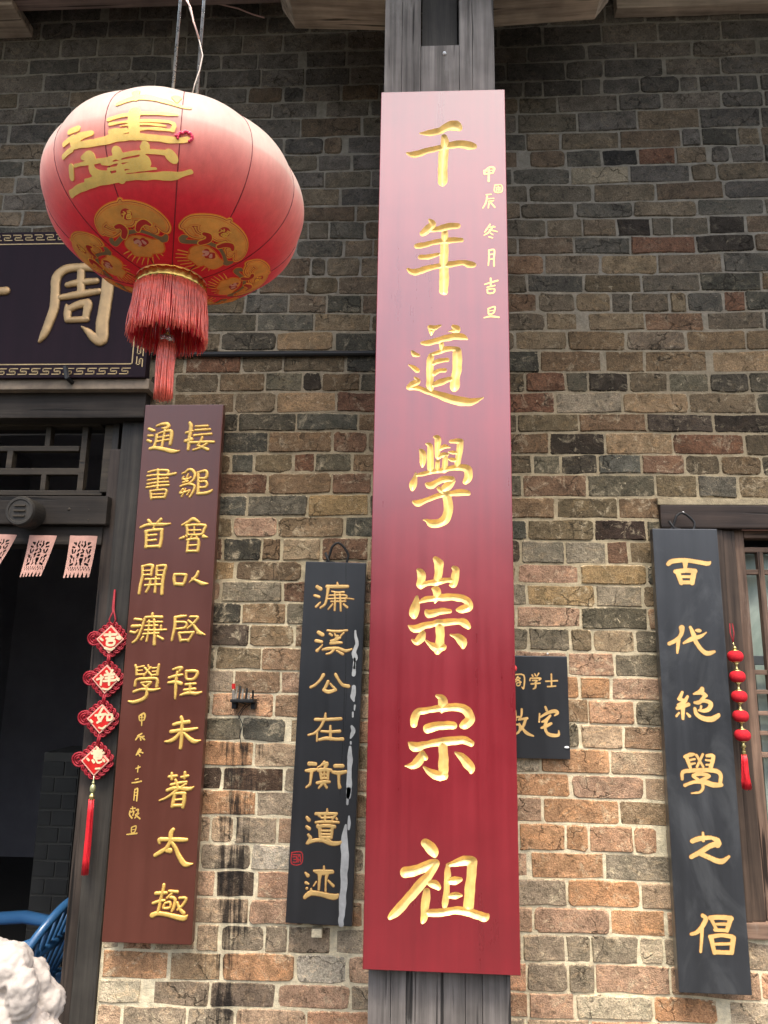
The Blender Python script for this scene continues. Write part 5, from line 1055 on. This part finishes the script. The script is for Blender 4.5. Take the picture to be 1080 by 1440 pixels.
# ================= CHAIR INSIDE, STONE LION OUTSIDE =================
M_BLUE=plain('blue_plastic',(.035,.12,.26),.35,0,.1,10,.05,coat=.3)
yc=.55; ct=P(76,1268,yc)                      # top of the chair back
chx=ct.x+.02
chr_=thing('plastic_chair',(chx-.25,yc,0),'blue plastic armchair half hidden behind the door jamb','chair')
hb=ct.z; sh=hb*.55
back=MB(); n=22
def bp(t,k): # back outline frame: arch in the y-z plane, leaning back to +x
    a=math.pi*t; yy=yc-.21*math.cos(a)*(1-.15*math.sin(a)); zz=sh*.95+(hb-sh*.95)*math.sin(a)**.6; return Vector((chx-.06+.10*(zz-sh)/(hb-sh)-.05*(1-math.sin(a)),yy,zz))
back.tube([bp(i/n,0) for i in range(n+1)],[.017]*(n+1),10,True)
for k in range(9):
    t=.16+.68*k/8; q=bp(t,0); back.tube([Vector((chx-.075,q.y,sh)),Vector((chx-.02,q.y,(sh+q.z)/2)),q],.0105,6)
back.tube([Vector((chx-.03,yc-.17,(sh+hb)/2)),Vector((chx-.005,yc,(sh+hb)/2+.01)),Vector((chx-.03,yc+.17,(sh+hb)/2))],.02,8)
back.build('backrest',M_BLUE,chr_,True)
MB().box((chx-.47,yc-.21,sh-.03),(chx-.06,yc+.21,sh),.014).build('seat',M_BLUE,chr_,True)
for sy in (-1,1):
    a=bp(.5+.5*.62*(-sy if False else (1 if sy>0 else -1)),0)
    MB().tube([a,a+Vector((-.07,0,-.03)),Vector((chx-.25,yc+sy*.245,sh+.17)),Vector((chx-.42,yc+sy*.25,sh+.155)),Vector((chx-.475,yc+sy*.25,sh+.10)),Vector((chx-.47,yc+sy*.235,sh-.02))],[.018,.022,.026,.026,.022,.022],10).build('arm',M_BLUE,chr_,True)
for sx in (-.44,-.07):
    for sy in (-1,1): MB().tube([(chx+sx,yc+sy*.19,sh-.01),(chx+sx+(.05 if sx>-.1 else -.03),yc+sy*.235,.0)],[.030,.017],10).build('leg',M_BLUE,chr_,True)

M_MARB=plain('white_marble',(.36,.32,.28),.75,0,.28,26,.7,bd=.003)
yq=-1.32; hc=P(-52,1478,yq); e=np.linalg.norm(np.array(P(20,1345,yq))-np.array(hc))
mb=MB(); mb.sphere(hc,.105,20,14,(1,.95,1.05))
rr=random.Random(11)
CURL=((10,1362,.036),(-10,1350,.030),(4,1400,.034),(34,1424,.017),(36,1448,.026),(56,1438,.014),(66,1458,.019),(20,1460,.03),(84,1468,.014),(30,1498,.034),(75,1500,.026),(-35,1368,.03))
for (px_,py_,r_) in CURL:
    cc=P(px_,py_,yq+rr.uniform(-.02,.02)); mb.sphere(cc,r_,14,10)
    if r_<.034: mb.tube([cc+Vector((math.cos(t_)*r_*.75*(1-t_/11),-r_*(.70+.42*t_/9),math.sin(t_)*r_*.75*(1-t_/11))) for t_ in [k*.5 for k in range(19)]],[r_*.2]*19,6)
for k in range(46):
    a=rr.uniform(0,2*math.pi); el=rr.uniform(-.9,1.2); d=Vector((math.cos(a)*math.cos(el),math.sin(a)*math.cos(el),math.sin(el)))
    if d.y<-.45 and d.z<.6: continue
    if d.y<-.1 and d.x>.2: continue
    mb.sphere(hc+d*.115,rr.uniform(.022,.032),10,8)
# muzzle, brow, ears, chest, haunches, forelegs
fx=hc+Vector((0,-.10,-.03)); mb.sphere(fx,.058,14,10,(1.2,1,.8)); mb.sphere(fx+Vector((0,-.045,.02)),.022,10,8,(1.4,1,.8)); mb.sphere(fx+Vector((0,-.01,-.05)),.045,12,8,(1.1,1,.6))
for s_ in (-1,1):
    mb.sphere(hc+Vector((s_*.045,-.095,.03)),.024,10,8); mb.sphere(hc+Vector((s_*.09,-.02,.085)),.03,10,8,(.8,.7,1.2))
    mb.sphere(hc+Vector((s_*.085,.10,-.36)),.085,14,10,(.8,1.2,1)); mb.tube([hc+Vector((s_*.07,-.05,-.16)),hc+Vector((s_*.075,-.09,-.30)),hc+Vector((s_*.075,-.10,-.42))],[.055,.042,.038],12); mb.sphere(hc+Vector((s_*.075,-.12,-.425)),.045,12,8,(1,1.3,.6))
mb.sphere(hc+Vector((0,0,-.17)),.12,16,12,(1,.9,1.1)); mb.sphere(hc+Vector((0,.06,-.30)),.13,16,12,(.95,1.1,1.1))
lion=thing('stone_lion',(hc.x,hc.y,-.0),'white carved stone lion with curly mane in front of the doorway','statue')
o=mb.build('body',M_MARB,lion,True); rm=o.modifiers.new('merge','REMESH'); rm.mode='VOXEL'; rm.voxel_size=.0030; rm.use_smooth_shade=True
sm=o.modifiers.new('smooth','SMOOTH'); sm.factor=.5; sm.iterations=1
tx=bpy.data.textures.new('chisel','CLOUDS'); tx.noise_scale=.011; tx.noise_depth=3
dm=o.modifiers.new('chisel','DISPLACE'); dm.texture=tx; dm.texture_coords='GLOBAL'; dm.strength=.009
gz=-.16
MB().box((hc.x-.17,hc.y-.20,gz+.10),(hc.x+.17,hc.y+.24,hc.z-.46),.012).box((hc.x-.20,hc.y-.23,gz),(hc.x+.20,hc.y+.27,gz+.099),.012).box((hc.x-.19,hc.y-.22,hc.z-.459),(hc.x+.19,hc.y+.26,hc.z-.43),.006).build('pedestal',M_MARB,lion)

for o in bpy.data.objects:
    if '_w' in o: del o['_w']
